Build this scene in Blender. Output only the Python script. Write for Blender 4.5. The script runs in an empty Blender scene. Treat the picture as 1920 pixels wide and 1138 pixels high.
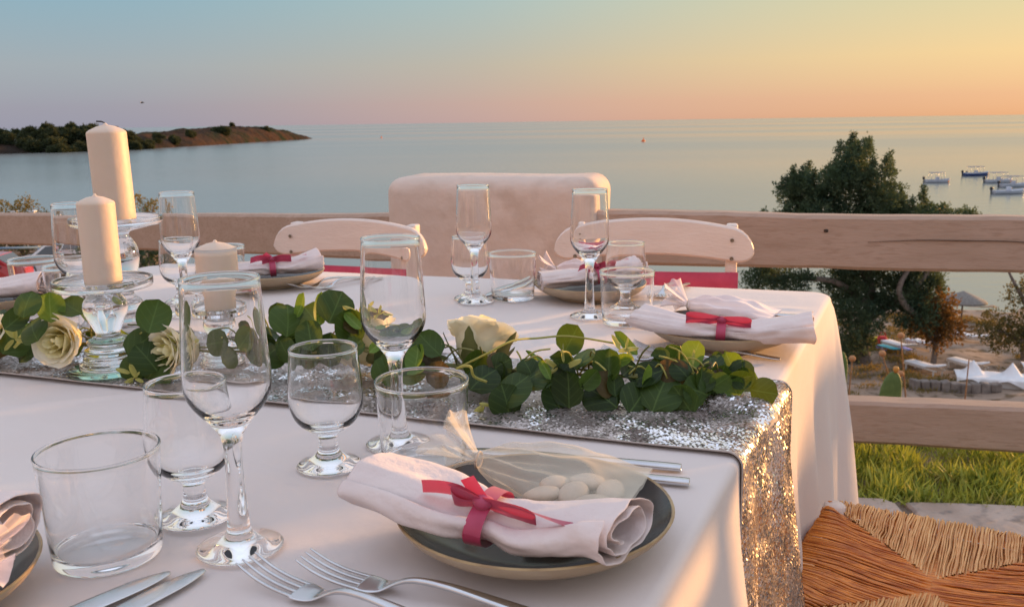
import bpy, bmesh, math, random
import numpy as np
from mathutils import Vector, Matrix, noise

scene = bpy.context.scene
col = scene.collection
R = math.radians
rnd = random.Random(7)
rng = np.random.default_rng(7)


def lin(r, g, b, a=1.0):
    def c(v):
        v /= 255.0
        return v / 12.92 if v <= 0.04045 else ((v + 0.055) / 1.055) ** 2.4
    return (c(r), c(g), c(b), a)


# ------------------------------------------------------------------ camera
PITCH, ROLL, CAMZ = math.atan(340 / 1700), -0.0145, 1.07
fw = Vector((0, math.cos(PITCH), -math.sin(PITCH)))
rt0 = Vector((1, 0, 0)); up0 = rt0.cross(fw)
rt = math.cos(ROLL) * rt0 + math.sin(ROLL) * up0
up = -math.sin(ROLL) * rt0 + math.cos(ROLL) * up0
cam_d = bpy.data.cameras.new('camera'); cam = bpy.data.objects.new('camera', cam_d); col.objects.link(cam)
m = Matrix.Identity(4)
for i in range(3):
    m[i][0] = rt[i]; m[i][1] = up[i]; m[i][2] = -fw[i]
m[2][3] = CAMZ
cam.matrix_world = m
cam_d.sensor_width = 36; cam_d.lens = 36 * 1700 / 1920
cam_d.clip_start = 0.02; cam_d.clip_end = 200000
cam_d.dof.use_dof = True; cam_d.dof.focus_distance = 0.92; cam_d.dof.aperture_fstop = 20
scene.camera = cam

# ------------------------------------------------------------------ sky and sun
SUN_AZ, SUN_EL = R(58), R(4.6)          # azimuth to the right of the view axis (+Y)
sun_xy = (math.sin(SUN_AZ), math.cos(SUN_AZ))
w = bpy.data.worlds.new('World'); scene.world = w; w.use_nodes = True
nt = w.node_tree; N = nt.nodes; L = nt.links; N.clear()


def mth(op, a, b=None, c=None, clamp=False):
    n = N.new('ShaderNodeMath'); n.operation = op; n.use_clamp = clamp
    for i, v in enumerate((a, b, c)):
        if v is None: continue
        if isinstance(v, (int, float)): n.inputs[i].default_value = v
        else: L.new(v, n.inputs[i])
    return n.outputs[0]


tc = N.new('ShaderNodeTexCoord'); sep = N.new('ShaderNodeSeparateXYZ'); L.new(tc.outputs['Generated'], sep.inputs[0])
X, Y, Z = sep.outputs
hyp = mth('SQRT', mth('ADD', mth('MULTIPLY', X, X), mth('MULTIPLY', Y, Y)))
dot = mth('DIVIDE', mth('ADD', mth('MULTIPLY', X, sun_xy[0]), mth('MULTIPLY', Y, sun_xy[1])), mth('MAXIMUM', hyp, 1e-4))
el = mth('POWER', mth('MAXIMUM', Z, 0.0), 0.5)


def ramp(stops, fac):
    r = N.new('ShaderNodeValToRGB'); e = r.color_ramp.elements
    while len(e) > 1: e.remove(e[-1])
    for i, (p, c) in enumerate(stops):
        k = e[0] if i == 0 else e.new(p)
        k.position = p; k.color = c
    r.color_ramp.interpolation = 'EASE' if False else 'LINEAR'
    L.new(fac, r.inputs[0]); return r.outputs[0]


def boost(c, k): return (c[0] * k, c[1] * k, c[2] * k, 1)


s = lambda z: math.sqrt(z)
anti = ramp([(0, lin(148, 148, 166)), (s(.02), lin(152, 152, 166)), (s(.06), lin(156, 166, 174)), (s(.13), lin(134, 170, 186)),
             (s(.3), boost(lin(166, 186, 202), 1.15)), (s(.6), boost(lin(182, 188, 202), 1.45)), (1, boost(lin(184, 192, 212), 1.80))], el)
back = ramp([(0, lin(196, 160, 150)), (s(.06), boost(lin(222, 180, 160), 1.2)), (s(.13), boost(lin(226, 190, 172), 1.25)),
             (s(.3), boost(lin(216, 198, 190), 1.3)), (s(.6), boost(lin(188, 188, 198), 1.45)), (1, boost(lin(184, 192, 212), 1.80))], el)
mid = ramp([(0, lin(200, 160, 148)), (s(.02), lin(203, 165, 148)), (s(.06), lin(192, 178, 156)), (s(.13), lin(172, 190, 184)),
            (s(.3), boost(lin(180, 192, 196), 1.15)), (s(.6), boost(lin(184, 188, 200), 1.45)), (1, boost(lin(184, 192, 212), 1.80))], el)
sunr = ramp([(0, lin(220, 160, 112)), (s(.02), lin(226, 174, 130)), (s(.06), lin(236, 200, 140)), (s(.13), lin(212, 204, 156)),
             (s(.3), boost(lin(214, 206, 184), 1.2)), (s(.6), boost(lin(192, 194, 198), 1.45)), (1, boost(lin(184, 192, 212), 1.80))], el)


def mapr(v, a, b, lo=0., hi=1.):
    n = N.new('ShaderNodeMapRange'); n.interpolation_type = 'SMOOTHSTEP'
    L.new(v, n.inputs[0])
    for i, k in enumerate((a, b, lo, hi)): n.inputs[i + 1].default_value = k
    return n.outputs[0]


def mixc(f, a, b):
    n = N.new('ShaderNodeMix'); n.data_type = 'RGBA'
    L.new(f, n.inputs[0]); L.new(a, n.inputs[6]); L.new(b, n.inputs[7]); return n.outputs[2]


c0 = mixc(mapr(dot, -0.80, 0.05), back, anti)
c1 = mixc(mapr(dot, 0.08, 0.72), c0, mid)
c2 = mixc(mapr(dot, 0.46, 0.95), c1, sunr)
nis = N.new('ShaderNodeTexSky'); nis.sky_type = 'NISHITA'; nis.sun_disc = False
nis.sun_elevation = SUN_EL; nis.sun_rotation = SUN_AZ
bg1 = N.new('ShaderNodeBackground'); hs = N.new('ShaderNodeHueSaturation'); hs.inputs['Saturation'].default_value = 0.95; hs.inputs['Value'].default_value = 1.05; L.new(c2, hs.inputs['Color']); L.new(hs.outputs[0], bg1.inputs[0]); bg1.inputs[1].default_value = 0.74
bg2 = N.new('ShaderNodeBackground'); L.new(nis.outputs[0], bg2.inputs[0]); bg2.inputs[1].default_value = 0.008
add = N.new('ShaderNodeAddShader'); L.new(bg1.outputs[0], add.inputs[0]); L.new(bg2.outputs[0], add.inputs[1])
wo = N.new('ShaderNodeOutputWorld'); L.new(add.outputs[0], wo.inputs[0])

sd = bpy.data.lights.new('sun', 'SUN'); sd.energy = 5.0; sd.angle = R(2.6); sd.color = (1.0, 0.50, 0.17)
so = bpy.data.objects.new('sun', sd); col.objects.link(so)
sdir = Vector((sun_xy[0] * math.cos(SUN_EL), sun_xy[1] * math.cos(SUN_EL), math.sin(SUN_EL)))
so.rotation_euler = sdir.to_track_quat('Z', 'Y').to_euler()
so.location = (4, 4, 6)

vs = scene.view_settings
vs.view_transform = 'Standard'; vs.look = 'None'; vs.exposure = 0.42; vs.gamma = 1.0; vs.use_curve_mapping = False
scene.render.engine = 'CYCLES'
cy = scene.cycles
cy.use_denoising = True
try: cy.denoiser = 'OPENIMAGEDENOISE'; cy.denoising_input_passes = 'RGB_ALBEDO_NORMAL'
except Exception: pass
cy.max_bounces = 18; cy.transmission_bounces = 16; cy.transparent_max_bounces = 24; cy.glossy_bounces = 8; cy.diffuse_bounces = 3
cy.blur_glossy = 0.3; cy.sample_clamp_indirect = 6; cy.caustics_refractive = True; cy.caustics_reflective = True

# ------------------------------------------------------------------ helpers


def tag(o, label=None, cat=None, group=None, kind=None):
    if label: o['label'] = label
    if cat: o['category'] = cat
    if group: o['group'] = group
    if kind: o['kind'] = kind
    return o


def thing(name, label, cat, loc=(0, 0, 0), rz=0.0, group=None):
    o = bpy.data.objects.new(name, None); col.objects.link(o); o.empty_display_size = 0.05
    o.location = loc; o.rotation_euler = (0, 0, rz)
    return tag(o, label, cat, group)


def mesh(name, V, F, mat=None, smooth=True):
    me = bpy.data.meshes.new(name)
    if isinstance(V, np.ndarray): V = V.reshape(-1, 3)
    if isinstance(F, np.ndarray):
        F = F.astype(np.int32); nf, k = F.shape
        me.vertices.add(len(V)); me.vertices.foreach_set('co', np.asarray(V, np.float32).ravel())
        me.loops.add(nf * k); me.loops.foreach_set('vertex_index', F.ravel())
        me.polygons.add(nf); me.polygons.foreach_set('loop_start', np.arange(0, nf * k, k, dtype=np.int32))
        me.polygons.foreach_set('loop_total', np.full(nf, k, np.int32))
        me.update(calc_edges=True)
    else:
        me.from_pydata([tuple(v) for v in V], [], F); me.update()
    if mat: me.materials.append(mat)
    me.polygons.foreach_set('use_smooth', [smooth] * len(me.polygons))
    return me


def obj(name, me, parent=None, loc=None, rot=None, scale=None):
    o = bpy.data.objects.new(name, me); col.objects.link(o)
    if parent: o.parent = parent
    if loc is not None: o.location = loc
    if rot is not None: o.rotation_euler = rot
    if scale is not None: o.scale = (scale,) * 3 if isinstance(scale, (int, float)) else scale
    return o


def part(name, V, F, mat, parent=None, smooth=True, **k):
    return obj(name, mesh(name, V, F, mat, smooth), parent, **k)


def copy_tree(o, parent=None):
    c = o.copy(); col.objects.link(c); c.parent = parent
    for ch in list(o.children): copy_tree(ch, c)
    return c


def lathe(prof, n=40):
    V = []; F = []; rows = []
    for (r, z) in prof:
        if r < 1e-6:
            rows.append([len(V)]); V.append((0, 0, z))
        else:
            rows.append(list(range(len(V), len(V) + n)))
            V += [(r * math.cos(2 * math.pi * k / n), r * math.sin(2 * math.pi * k / n), z) for k in range(n)]
    for a, b in zip(rows, rows[1:]):
        for k in range(n):
            k2 = (k + 1) % n
            if len(a) == 1 and len(b) == 1: continue
            if len(a) == 1: F.append((a[0], b[k2], b[k])[::-1] if False else (a[0], b[k2], b[k]))
            elif len(b) == 1: F.append((a[k], a[k2], b[0]))
            else: F.append((a[k], a[k2], b[k2], b[k]))
    return V, F


def smooth_prof(p, k=3):
    """Catmull-Rom resampling of a lathe profile."""
    out = []
    n = len(p)
    for i in range(n - 1):
        p0, p1, p2, p3 = p[max(i - 1, 0)], p[i], p[i + 1], p[min(i + 2, n - 1)]
        for j in range(k):
            t = j / k
            q = []
            for a in (0, 1):
                v = 0.5 * (2 * p1[a] + (p2[a] - p0[a]) * t + (2 * p0[a] - 5 * p1[a] + 4 * p2[a] - p3[a]) * t * t + (3 * p1[a] - p0[a] - 3 * p2[a] + p3[a]) * t ** 3)
                q.append(v)
            out.append((max(q[0], 0.0), q[1]))
    out.append(p[-1]); return out


def crv(P, n):
    """Catmull-Rom through points (tuples of any length), n samples."""
    P = [np.array(p, float) for p in P]; m_ = len(P) - 1; out = []
    for q in range(n):
        t = q / (n - 1) * m_; i = min(int(t), m_ - 1); t -= i
        p0, p1, p2, p3 = P[max(i - 1, 0)], P[i], P[i + 1], P[min(i + 2, m_)]
        out.append(0.5 * (2 * p1 + (p2 - p0) * t + (2 * p0 - 5 * p1 + 4 * p2 - p3) * t * t + (3 * p1 - p0 - 3 * p2 + p3) * t ** 3))
    return out


def sweep(P, rad, n=8, cap=True):
    P = [Vector(p[:3]) for p in P]; V = []; F = []
    if isinstance(rad, (int, float)): rad = [rad] * len(P)
    ref = None
    for i, p in enumerate(P):
        t = (P[min(i + 1, len(P) - 1)] - P[max(i - 1, 0)]).normalized()
        if ref is None: ref = t.orthogonal().normalized()
        ref = (ref - t * ref.dot(t)).normalized(); b = t.cross(ref)
        for k in range(n):
            a = 2 * math.pi * k / n
            V.append(tuple(p + (ref * math.cos(a) + b * math.sin(a)) * rad[i]))
    for i in range(len(P) - 1):
        for k in range(n):
            k2 = (k + 1) % n
            F.append((i * n + k, i * n + k2, (i + 1) * n + k2, (i + 1) * n + k))
    if cap:
        F.append(tuple(range(n))[::-1]); F.append(tuple(range((len(P) - 1) * n, len(P) * n)))
    return V, F


def box(cx, cy_, cz, sx, sy, sz, bev=0.0, seg=2):
    bm = bmesh.new(); bmesh.ops.create_cube(bm, size=1)
    for v in bm.verts: v.co = Vector((v.co.x * sx + cx, v.co.y * sy + cy_, v.co.z * sz + cz))
    if bev > 0: bmesh.ops.bevel(bm, geom=list(bm.edges), offset=bev, segments=seg, profile=0.5, affect='EDGES')
    bm.verts.ensure_lookup_table(); bm.faces.ensure_lookup_table()
    V = [tuple(v.co) for v in bm.verts]; F = [tuple(v.index for v in f.verts) for f in bm.faces]; bm.free()
    return V, F


def join(*parts_):
    V = []; F = []
    for v, f in parts_:
        o = len(V); V += [tuple(a) for a in v]; F += [tuple(i + o for i in q) for q in f]
    return V, F


def grid_faces(nu, nv, wrap=False):
    F = []
    for i in range(nu - 1):
        for j in range(nv - (0 if wrap else 1)):
            j2 = (j + 1) % nv
            F.append((i * nv + j, (i + 1) * nv + j, (i + 1) * nv + j2, i * nv + j2))
    return F


def solid(o, t, off=0.0):
    md = o.modifiers.new('thickness', 'SOLIDIFY'); md.thickness = t; md.offset = off
    return o


def subd(o, l=1):
    md = o.modifiers.new('smooth', 'SUBSURF'); md.levels = l; md.render_levels = l
    return o


def nz(x, y, z=0.0): return noise.noise(Vector((x, y, z)))


_perm = rng.random((256, 256))


def vnoise(x, y):
    x = np.asarray(x, float); y = np.asarray(y, float)
    xi = np.floor(x).astype(int); yi = np.floor(y).astype(int); fx = x - xi; fy = y - yi
    fx = fx * fx * (3 - 2 * fx); fy = fy * fy * (3 - 2 * fy)
    g = lambda a, b: _perm[a % 256, b % 256]
    return (g(xi, yi) * (1 - fx) + g(xi + 1, yi) * fx) * (1 - fy) + (g(xi, yi + 1) * (1 - fx) + g(xi + 1, yi + 1) * fx) * fy - 0.5


# ------------------------------------------------------------------ materials
def mat(name, c1, c2=None, rough=0.6, scale=8.0, bump=0.0, bscale=None, metal=0.0, spec=0.5, detail=4, sheen=0.0, stretch=None, trans=0.0, subs=0.0, coat=0.0, rng_=(0.35, 0.65), c3=None, c3s=30.0):
    M = bpy.data.materials.new(name); M.use_nodes = True
    n = M.node_tree.nodes; l = M.node_tree.links; b = n['Principled BSDF']
    b.inputs['Roughness'].default_value = rough; b.inputs['Metallic'].default_value = metal
    b.inputs['Specular IOR Level'].default_value = spec
    b.inputs['Base Color'].default_value = c1
    if sheen: b.inputs['Sheen Weight'].default_value = sheen; b.inputs['Sheen Roughness'].default_value = 0.4
    if trans: b.inputs['Transmission Weight'].default_value = trans
    if coat: b.inputs['Coat Weight'].default_value = coat; b.inputs['Coat Roughness'].default_value = 0.15
    if subs:
        b.inputs['Subsurface Weight'].default_value = subs; b.inputs['Subsurface Radius'].default_value = (0.02, 0.012, 0.007); b.inputs['Subsurface Scale'].default_value = 1.0
    tcn = n.new('ShaderNodeTexCoord'); vec = tcn.outputs['Object']
    if stretch:
        mp = n.new('ShaderNodeMapping'); mp.inputs['Scale'].default_value = stretch; l.new(vec, mp.inputs[0]); vec = mp.outputs[0]
    if c2 is not None:
        t = n.new('ShaderNodeTexNoise'); t.inputs['Scale'].default_value = scale; t.inputs['Detail'].default_value = detail; l.new(vec, t.inputs['Vector'])
        mr = n.new('ShaderNodeMapRange'); mr.inputs[1].default_value = rng_[0]; mr.inputs[2].default_value = rng_[1]; l.new(t.outputs[0], mr.inputs[0])
        mx = n.new('ShaderNodeMix'); mx.data_type = 'RGBA'; mx.inputs[6].default_value = c1; mx.inputs[7].default_value = c2
        l.new(mr.outputs[0], mx.inputs[0]); out = mx.outputs[2]
        if c3 is not None:
            t3 = n.new('ShaderNodeTexNoise'); t3.inputs['Scale'].default_value = c3s; t3.inputs['Detail'].default_value = 3; l.new(vec, t3.inputs['Vector'])
            m3 = n.new('ShaderNodeMapRange'); m3.inputs[1].default_value = 0.52; m3.inputs[2].default_value = 0.66; l.new(t3.outputs[0], m3.inputs[0])
            x3 = n.new('ShaderNodeMix'); x3.data_type = 'RGBA'; x3.inputs[7].default_value = c3; l.new(out, x3.inputs[6]); l.new(m3.outputs[0], x3.inputs[0]); out = x3.outputs[2]
        l.new(out, b.inputs['Base Color'])
    if bump:
        t2 = n.new('ShaderNodeTexNoise'); t2.inputs['Scale'].default_value = bscale or scale * 4; t2.inputs['Detail'].default_value = 5; l.new(vec, t2.inputs['Vector'])
        bp = n.new('ShaderNodeBump'); bp.inputs['Strength'].default_value = bump; bp.inputs['Distance'].default_value = 0.01
        l.new(t2.outputs[0], bp.inputs['Height']); l.new(bp.outputs[0], b.inputs['Normal'])
    return M


def add_translucent(M, fac, color):
    n = M.node_tree.nodes; l = M.node_tree.links; b = n['Principled BSDF']; o = n['Material Output']
    t = n.new('ShaderNodeBsdfTranslucent'); t.inputs[0].default_value = color
    mx = n.new('ShaderNodeMixShader'); mx.inputs[0].default_value = fac
    l.new(b.outputs[0], mx.inputs[1]); l.new(t.outputs[0], mx.inputs[2]); l.new(mx.outputs[0], o.inputs[0]); return M


def weave(M, scale=900.0, strength=0.15):
    """fine cloth weave as relief"""
    n = M.node_tree.nodes; l = M.node_tree.links; b = n['Principled BSDF']
    tcn = n.new('ShaderNodeTexCoord')
    hs = []
    for d in ('X', 'Y'):
        wv = n.new('ShaderNodeTexWave'); wv.bands_direction = d; wv.inputs['Scale'].default_value = scale; wv.inputs['Distortion'].default_value = 1.0
        l.new(tcn.outputs['Object'], wv.inputs['Vector']); hs.append(wv.outputs['Fac'])
    ad = n.new('ShaderNodeMath'); ad.operation = 'ADD'; l.new(hs[0], ad.inputs[0]); l.new(hs[1], ad.inputs[1])
    bp = n.new('ShaderNodeBump'); bp.inputs['Strength'].default_value = strength; bp.inputs['Distance'].default_value = 0.0006
    l.new(ad.outputs[0], bp.inputs['Height'])
    old = b.inputs['Normal'].links
    if old: l.new(old[0].from_socket, bp.inputs['Normal'])
    l.new(bp.outputs[0], b.inputs['Normal']); return M


M_cloth = mat('tablecloth_cotton', (0.74, 0.66, 0.635, 1), (0.78, 0.705, 0.68, 1), rough=0.75, scale=3, bump=0.32, bscale=9, sheen=0.25, spec=0.3)
add_translucent(M_cloth, 0.12, (0.8, 0.66, 0.55, 1)); weave(M_cloth, 500, 0.12)
M_napkin = mat('napkin_cotton', (0.80, 0.69, 0.675, 1), (0.84, 0.735, 0.715, 1), rough=0.8, scale=30, bump=0.30, bscale=70, sheen=0.2, spec=0.25)
weave(M_napkin, 700, 0.12)
add_translucent(M_napkin, 0.15, (0.85, 0.68, 0.6, 1))
M_ribbon = mat('satin_ribbon', (0.42, 0.042, 0.105, 1), (0.52, 0.07, 0.15, 1), rough=0.4, scale=60, sheen=0.3)
add_translucent(M_ribbon, 0.2, (0.8, 0.08, 0.14, 1))
M_wood = mat('whitewashed_wood', (0.60, 0.50, 0.43, 1), (0.68, 0.58, 0.51, 1), rough=0.6, scale=6, bump=0.25, bscale=40, stretch=(0.6, 6, 6))
M_rail = mat('fence_wood', (0.385, 0.27, 0.205, 1), (0.435, 0.31, 0.245, 1), rough=0.75, scale=5, bump=0.16, bscale=40, stretch=(0.5, 5, 5), c3=(0.36, 0.245, 0.183, 1), c3s=24)
M_chair = mat('white_painted_wood', (0.70, 0.585, 0.53, 1), (0.74, 0.63, 0.575, 1), rough=0.45, scale=10, bump=0.14, bscale=60, stretch=(1, 4, 4))
M_pillar = mat('whitewash_plaster', (0.60, 0.475, 0.405, 1), (0.66, 0.53, 0.46, 1), rough=0.85, scale=6, bump=0.5, bscale=22, c3=(0.55, 0.425, 0.355, 1), c3s=9)
M_canvas = mat('red_canvas', (0.50, 0.045, 0.09, 1), (0.56, 0.06, 0.11, 1), rough=0.8, scale=40, bump=0.1, bscale=300)
M_steel = mat('cutlery_steel', (0.62, 0.62, 0.63, 1), (0.55, 0.55, 0.56, 1), rough=0.2, metal=1.0, scale=40)
M_screw = mat('screw_metal', (0.25, 0.2, 0.15, 1), rough=0.35, metal=1.0)
M_glaze = mat('dark_glaze', (0.03, 0.022, 0.018, 1), (0.06, 0.045, 0.035, 1), rough=0.16, scale=30, spec=0.38)
M_stoneware = mat('stoneware', (0.46, 0.36, 0.25, 1), (0.38, 0.28, 0.18, 1), rough=0.45, scale=25, bump=0.1, bscale=120)
M_rim = mat('plate_rim', (0.42, 0.29, 0.14, 1), (0.30, 0.19, 0.09, 1), rough=0.35, scale=60)
M_wax = mat('candle_wax', (0.64, 0.505, 0.40, 1), (0.68, 0.545, 0.44, 1), rough=0.5, scale=12, bump=0.08, bscale=80, subs=0.3)
M_wick = mat('wick', (0.03, 0.02, 0.02, 1), rough=0.9)
M_silverback = mat('runner_mesh', (0.40, 0.34, 0.31, 1), (0.46, 0.40, 0.37, 1), rough=0.7, scale=300)
M_sequin = mat('sequin_glint', (0.92, 0.92, 0.94, 1), (0.80, 0.80, 0.83, 1), rough=0.16, metal=1.0, scale=60)  # glints put into the colour: a brighter, smoother copy for picked sequins
M_sequin2 = mat('sequin_dim', (0.58, 0.52, 0.49, 1), (0.44, 0.38, 0.35, 1), rough=0.42, metal=0.85, scale=420, detail=1)  # dimmer, rougher copy for the sequins that catch no glint
M_rush = mat('rush', (0.40, 0.105, 0.016, 1), (0.80, 0.30, 0.055, 1), rough=0.38, scale=210, bump=0.3, bscale=400, stretch=(1, .07, 1))
M_rush2 = mat('rush_pale', (0.56, 0.25, 0.08, 1), (0.80, 0.47, 0.20, 1), rough=0.4, scale=170, bump=0.3, bscale=400, stretch=(.07, 1, 1))


def glass(name, tint=(1, 1, 1, 1), ior=1.5, rough=0.0):
    M = bpy.data.materials.new(name); M.use_nodes = True; b = M.node_tree.nodes['Principled BSDF']
    b.inputs['Base Color'].default_value = tint; b.inputs['Transmission Weight'].default_value = 1; b.inputs['Roughness'].default_value = rough; b.inputs['IOR'].default_value = ior
    return M


M_glass = glass('clear_glass'); M_gglass = glass('green_edged_glass', (0.55, 0.85, 0.70, 1))


def leaf_mat(name, a, b_, back, vein):
    M = bpy.data.materials.new(name); M.use_nodes = True; n = M.node_tree.nodes; l = M.node_tree.links; p = n['Principled BSDF']
    p.inputs['Roughness'].default_value = 0.5; p.inputs['Specular IOR Level'].default_value = 0.3
    tcn = n.new('ShaderNodeTexCoord'); oi = n.new('ShaderNodeObjectInfo')
    mx = n.new('ShaderNodeMix'); mx.data_type = 'RGBA'; mx.inputs[6].default_value = a; mx.inputs[7].default_value = b_; l.new(oi.outputs['Random'], mx.inputs[0])
    # veins in leaf coordinates: midrib along y, side veins as chevrons
    sp = n.new('ShaderNodeSeparateXYZ'); l.new(tcn.outputs['Object'], sp.inputs[0])
    ab = n.new('ShaderNodeMath'); ab.operation = 'ABSOLUTE'; l.new(sp.outputs[0], ab.inputs[0])
    ms = n.new('ShaderNodeMath'); ms.operation = 'MULTIPLY_ADD'; l.new(ab.outputs[0], ms.inputs[0]); ms.inputs[1].default_value = -0.9; l.new(sp.outputs[1], ms.inputs[2])
    sn = n.new('ShaderNodeMath'); sn.operation = 'PINGPONG'; l.new(ms.outputs[0], sn.inputs[0]); sn.inputs[1].default_value = 0.12
    v1 = n.new('ShaderNodeMath'); v1.operation = 'LESS_THAN'; l.new(sn.outputs[0], v1.inputs[0]); v1.inputs[1].default_value = 0.007
    v2 = n.new('ShaderNodeMath'); v2.operation = 'LESS_THAN'; l.new(ab.outputs[0], v2.inputs[0]); v2.inputs[1].default_value = 0.018
    vm = n.new('ShaderNodeMath'); vm.operation = 'MAXIMUM'; l.new(v1.outputs[0], vm.inputs[0]); l.new(v2.outputs[0], vm.inputs[1])
    vk = n.new('ShaderNodeMath'); vk.operation = 'MULTIPLY'; l.new(vm.outputs[0], vk.inputs[0]); vk.inputs[1].default_value = 0.38
    mv = n.new('ShaderNodeMix'); mv.data_type = 'RGBA'; l.new(vk.outputs[0], mv.inputs[0]); l.new(mx.outputs[2], mv.inputs[6]); mv.inputs[7].default_value = vein
    geo = n.new('ShaderNodeNewGeometry')
    mb = n.new('ShaderNodeMix'); mb.data_type = 'RGBA'; l.new(geo.outputs['Backfacing'], mb.inputs[0]); l.new(mv.outputs[2], mb.inputs[6]); mb.inputs[7].default_value = back
    l.new(mb.outputs[2], p.inputs['Base Color'])
    tr = n.new('ShaderNodeBsdfTranslucent'); tr.inputs[0].default_value = (b_[0] * 3.2, b_[1] * 2.6, b_[2] * 1.2, 1)
    ms2 = n.new('ShaderNodeMixShader'); ms2.inputs[0].default_value = 0.22; l.new(p.outputs[0], ms2.inputs[1]); l.new(tr.outputs[0], ms2.inputs[2]); l.new(ms2.outputs[0], n['Material Output'].inputs[0])
    return M


M_leaf = leaf_mat('eucalyptus_leaf', (0.008, 0.022, 0.004, 1), (0.048, 0.090, 0.014, 1), (0.050, 0.034, 0.011, 1), (0.15, 0.24, 0.06, 1))
M_leaf_pale = leaf_mat('eucalyptus_leaf_pale', (0.07, 0.14, 0.018, 1), (0.13, 0.22, 0.03, 1), (0.12, 0.13, 0.03, 1), (0.32, 0.42, 0.12, 1))
M_leaf_brown = leaf_mat('eucalyptus_leaf_brown', (0.040, 0.028, 0.008, 1), (0.085, 0.060, 0.018, 1), (0.10, 0.07, 0.03, 1), (0.16, 0.13, 0.05, 1))
M_stem = mat('garland_stem', (0.12, 0.13, 0.03, 1), (0.20, 0.19, 0.05, 1), rough=0.5, scale=40)
M_sprig = mat('yellow_sprig', (0.42, 0.40, 0.10, 1), (0.52, 0.48, 0.14, 1), rough=0.5, scale=60)
add_translucent(M_sprig, 0.35, (0.6, 0.58, 0.15, 1))


def petal_mat(name, outer, inner):
    """petal coloured by its own height from base to lip"""
    M = bpy.data.materials.new(name); M.use_nodes = True; n = M.node_tree.nodes; l = M.node_tree.links; p = n['Principled BSDF']
    p.inputs['Roughness'].default_value = 0.7
    tcn = n.new('ShaderNodeTexCoord'); sp = n.new('ShaderNodeSeparateXYZ'); l.new(tcn.outputs['Object'], sp.inputs[0])
    mr = n.new('ShaderNodeMapRange'); mr.inputs[1].default_value = 0.15; mr.inputs[2].default_value = 0.85; l.new(sp.outputs[2], mr.inputs[0])
    mx = n.new('ShaderNodeMix'); mx.data_type = 'RGBA'; mx.inputs[6].default_value = inner; mx.inputs[7].default_value = outer; l.new(mr.outputs[0], mx.inputs[0])
    l.new(mx.outputs[2], p.inputs['Base Color'])
    return add_translucent(M, 0.42, (outer[0], outer[1], outer[2] * 0.9, 1))


M_petal_o = petal_mat('petal_outer', (0.92, 0.88, 0.76, 1), (0.90, 0.82, 0.50, 1))
M_petal_i = petal_mat('petal_inner', (0.92, 0.86, 0.58, 1), (0.84, 0.68, 0.14, 1))
M_sepal = mat('sepal', (0.09, 0.10, 0.022, 1), (0.14, 0.14, 0.035, 1), rough=0.6, scale=60)


def tulle(name, c, dens):
    M = bpy.data.materials.new(name); M.use_nodes = True; n = M.node_tree.nodes; l = M.node_tree.links
    b = n['Principled BSDF']; b.inputs['Base Color'].default_value = c; b.inputs['Roughness'].default_value = 0.6; b.inputs['Sheen Weight'].default_value = 0.4
    tr = n.new('ShaderNodeBsdfTransparent'); mx = n.new('ShaderNodeMixShader'); mx.inputs[0].default_value = dens
    l.new(tr.outputs[0], mx.inputs[1]); l.new(b.outputs[0], mx.inputs[2]); l.new(mx.outputs[0], n['Material Output'].inputs[0])
    # seen edge on, the net closes up
    lw = n.new('ShaderNodeLayerWeight'); lw.inputs[0].default_value = 0.35
    mr = n.new('ShaderNodeMapRange'); mr.inputs[3].default_value = dens; mr.inputs[4].default_value = min(1, dens * 2.4); l.new(lw.outputs['Facing'], mr.inputs[0]); l.new(mr.outputs[0], mx.inputs[0])
    return M


M_tulle = tulle('cream_tulle', (0.80, 0.72, 0.58, 1), 0.21)
M_tulle2 = tulle('pink_tulle', (0.85, 0.72, 0.72, 1), 0.45)
M_almond = mat('sugared_almond', (0.50, 0.42, 0.34, 1), (0.56, 0.47, 0.39, 1), rough=0.5, scale=90)

# ------------------------------------------------------------------ the land, the sea
TY = [-30, 3.0, 3.3, 5, 8, 14, 20, 30, 36, 60, 70, 130, 400]
TZ = [-.03, -.03, -.12, -1.6, -3.3, -5.9, -7.9, -10.2, -10.85, -11.9, -12.7, -15, -16]
PY = [-30, 3.0, 3.3, 6, 12, 20, 50, 60, 130, 400]
PZ = [-.03, -.03, -.12, -1.5, -3.2, -5.0, -5.0, -12.6, -15, -16]


def land(x, y):
    x = np.asarray(x, float); y = np.asarray(y, float)
    a = np.interp(y, TY, TZ); b = np.interp(y, PY, PZ)
    t = np.clip((-x / np.maximum(y, 1.0) - 0.345) / 0.05, 0, 1); t = t * t * (3 - 2 * t)
    t = np.where(y < 4, 0, t)
    k = np.clip((y - 4) / 8, 0, 1)
    bump = k * (vnoise(x * .35, y * .35) * .35 + vnoise(x * 1.1, y * 1.1) * .16)
    flat = np.where(t > .9, .15, 1.0)
    return a * (1 - t) + b * t + bump * flat


gx = np.concatenate([np.linspace(-90, -32, 30), np.linspace(-31, 45, 190), np.linspace(47, 130, 40)])
gy = np.concatenate([np.linspace(-25, 2, 10), np.linspace(2.6, 10, 30), np.linspace(10.5, 75, 150), np.linspace(77, 130, 20)])
GX, GY = np.meshgrid(gx, gy, indexing='ij')
GV = np.stack([GX, GY, land(GX, GY)], -1).reshape(-1, 3)
M_land = mat('dusty_ground', (0.22, 0.165, 0.125, 1), (0.34, 0.26, 0.205, 1), rough=0.95, spec=0.1, scale=0.5, bump=0.6, bscale=5, detail=8, c3=(0.12, 0.09, 0.06, 1), c3s=1.6)
tag(part('ground', GV, np.array(grid_faces(len(gx), len(gy))), M_land), kind='structure')

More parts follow.
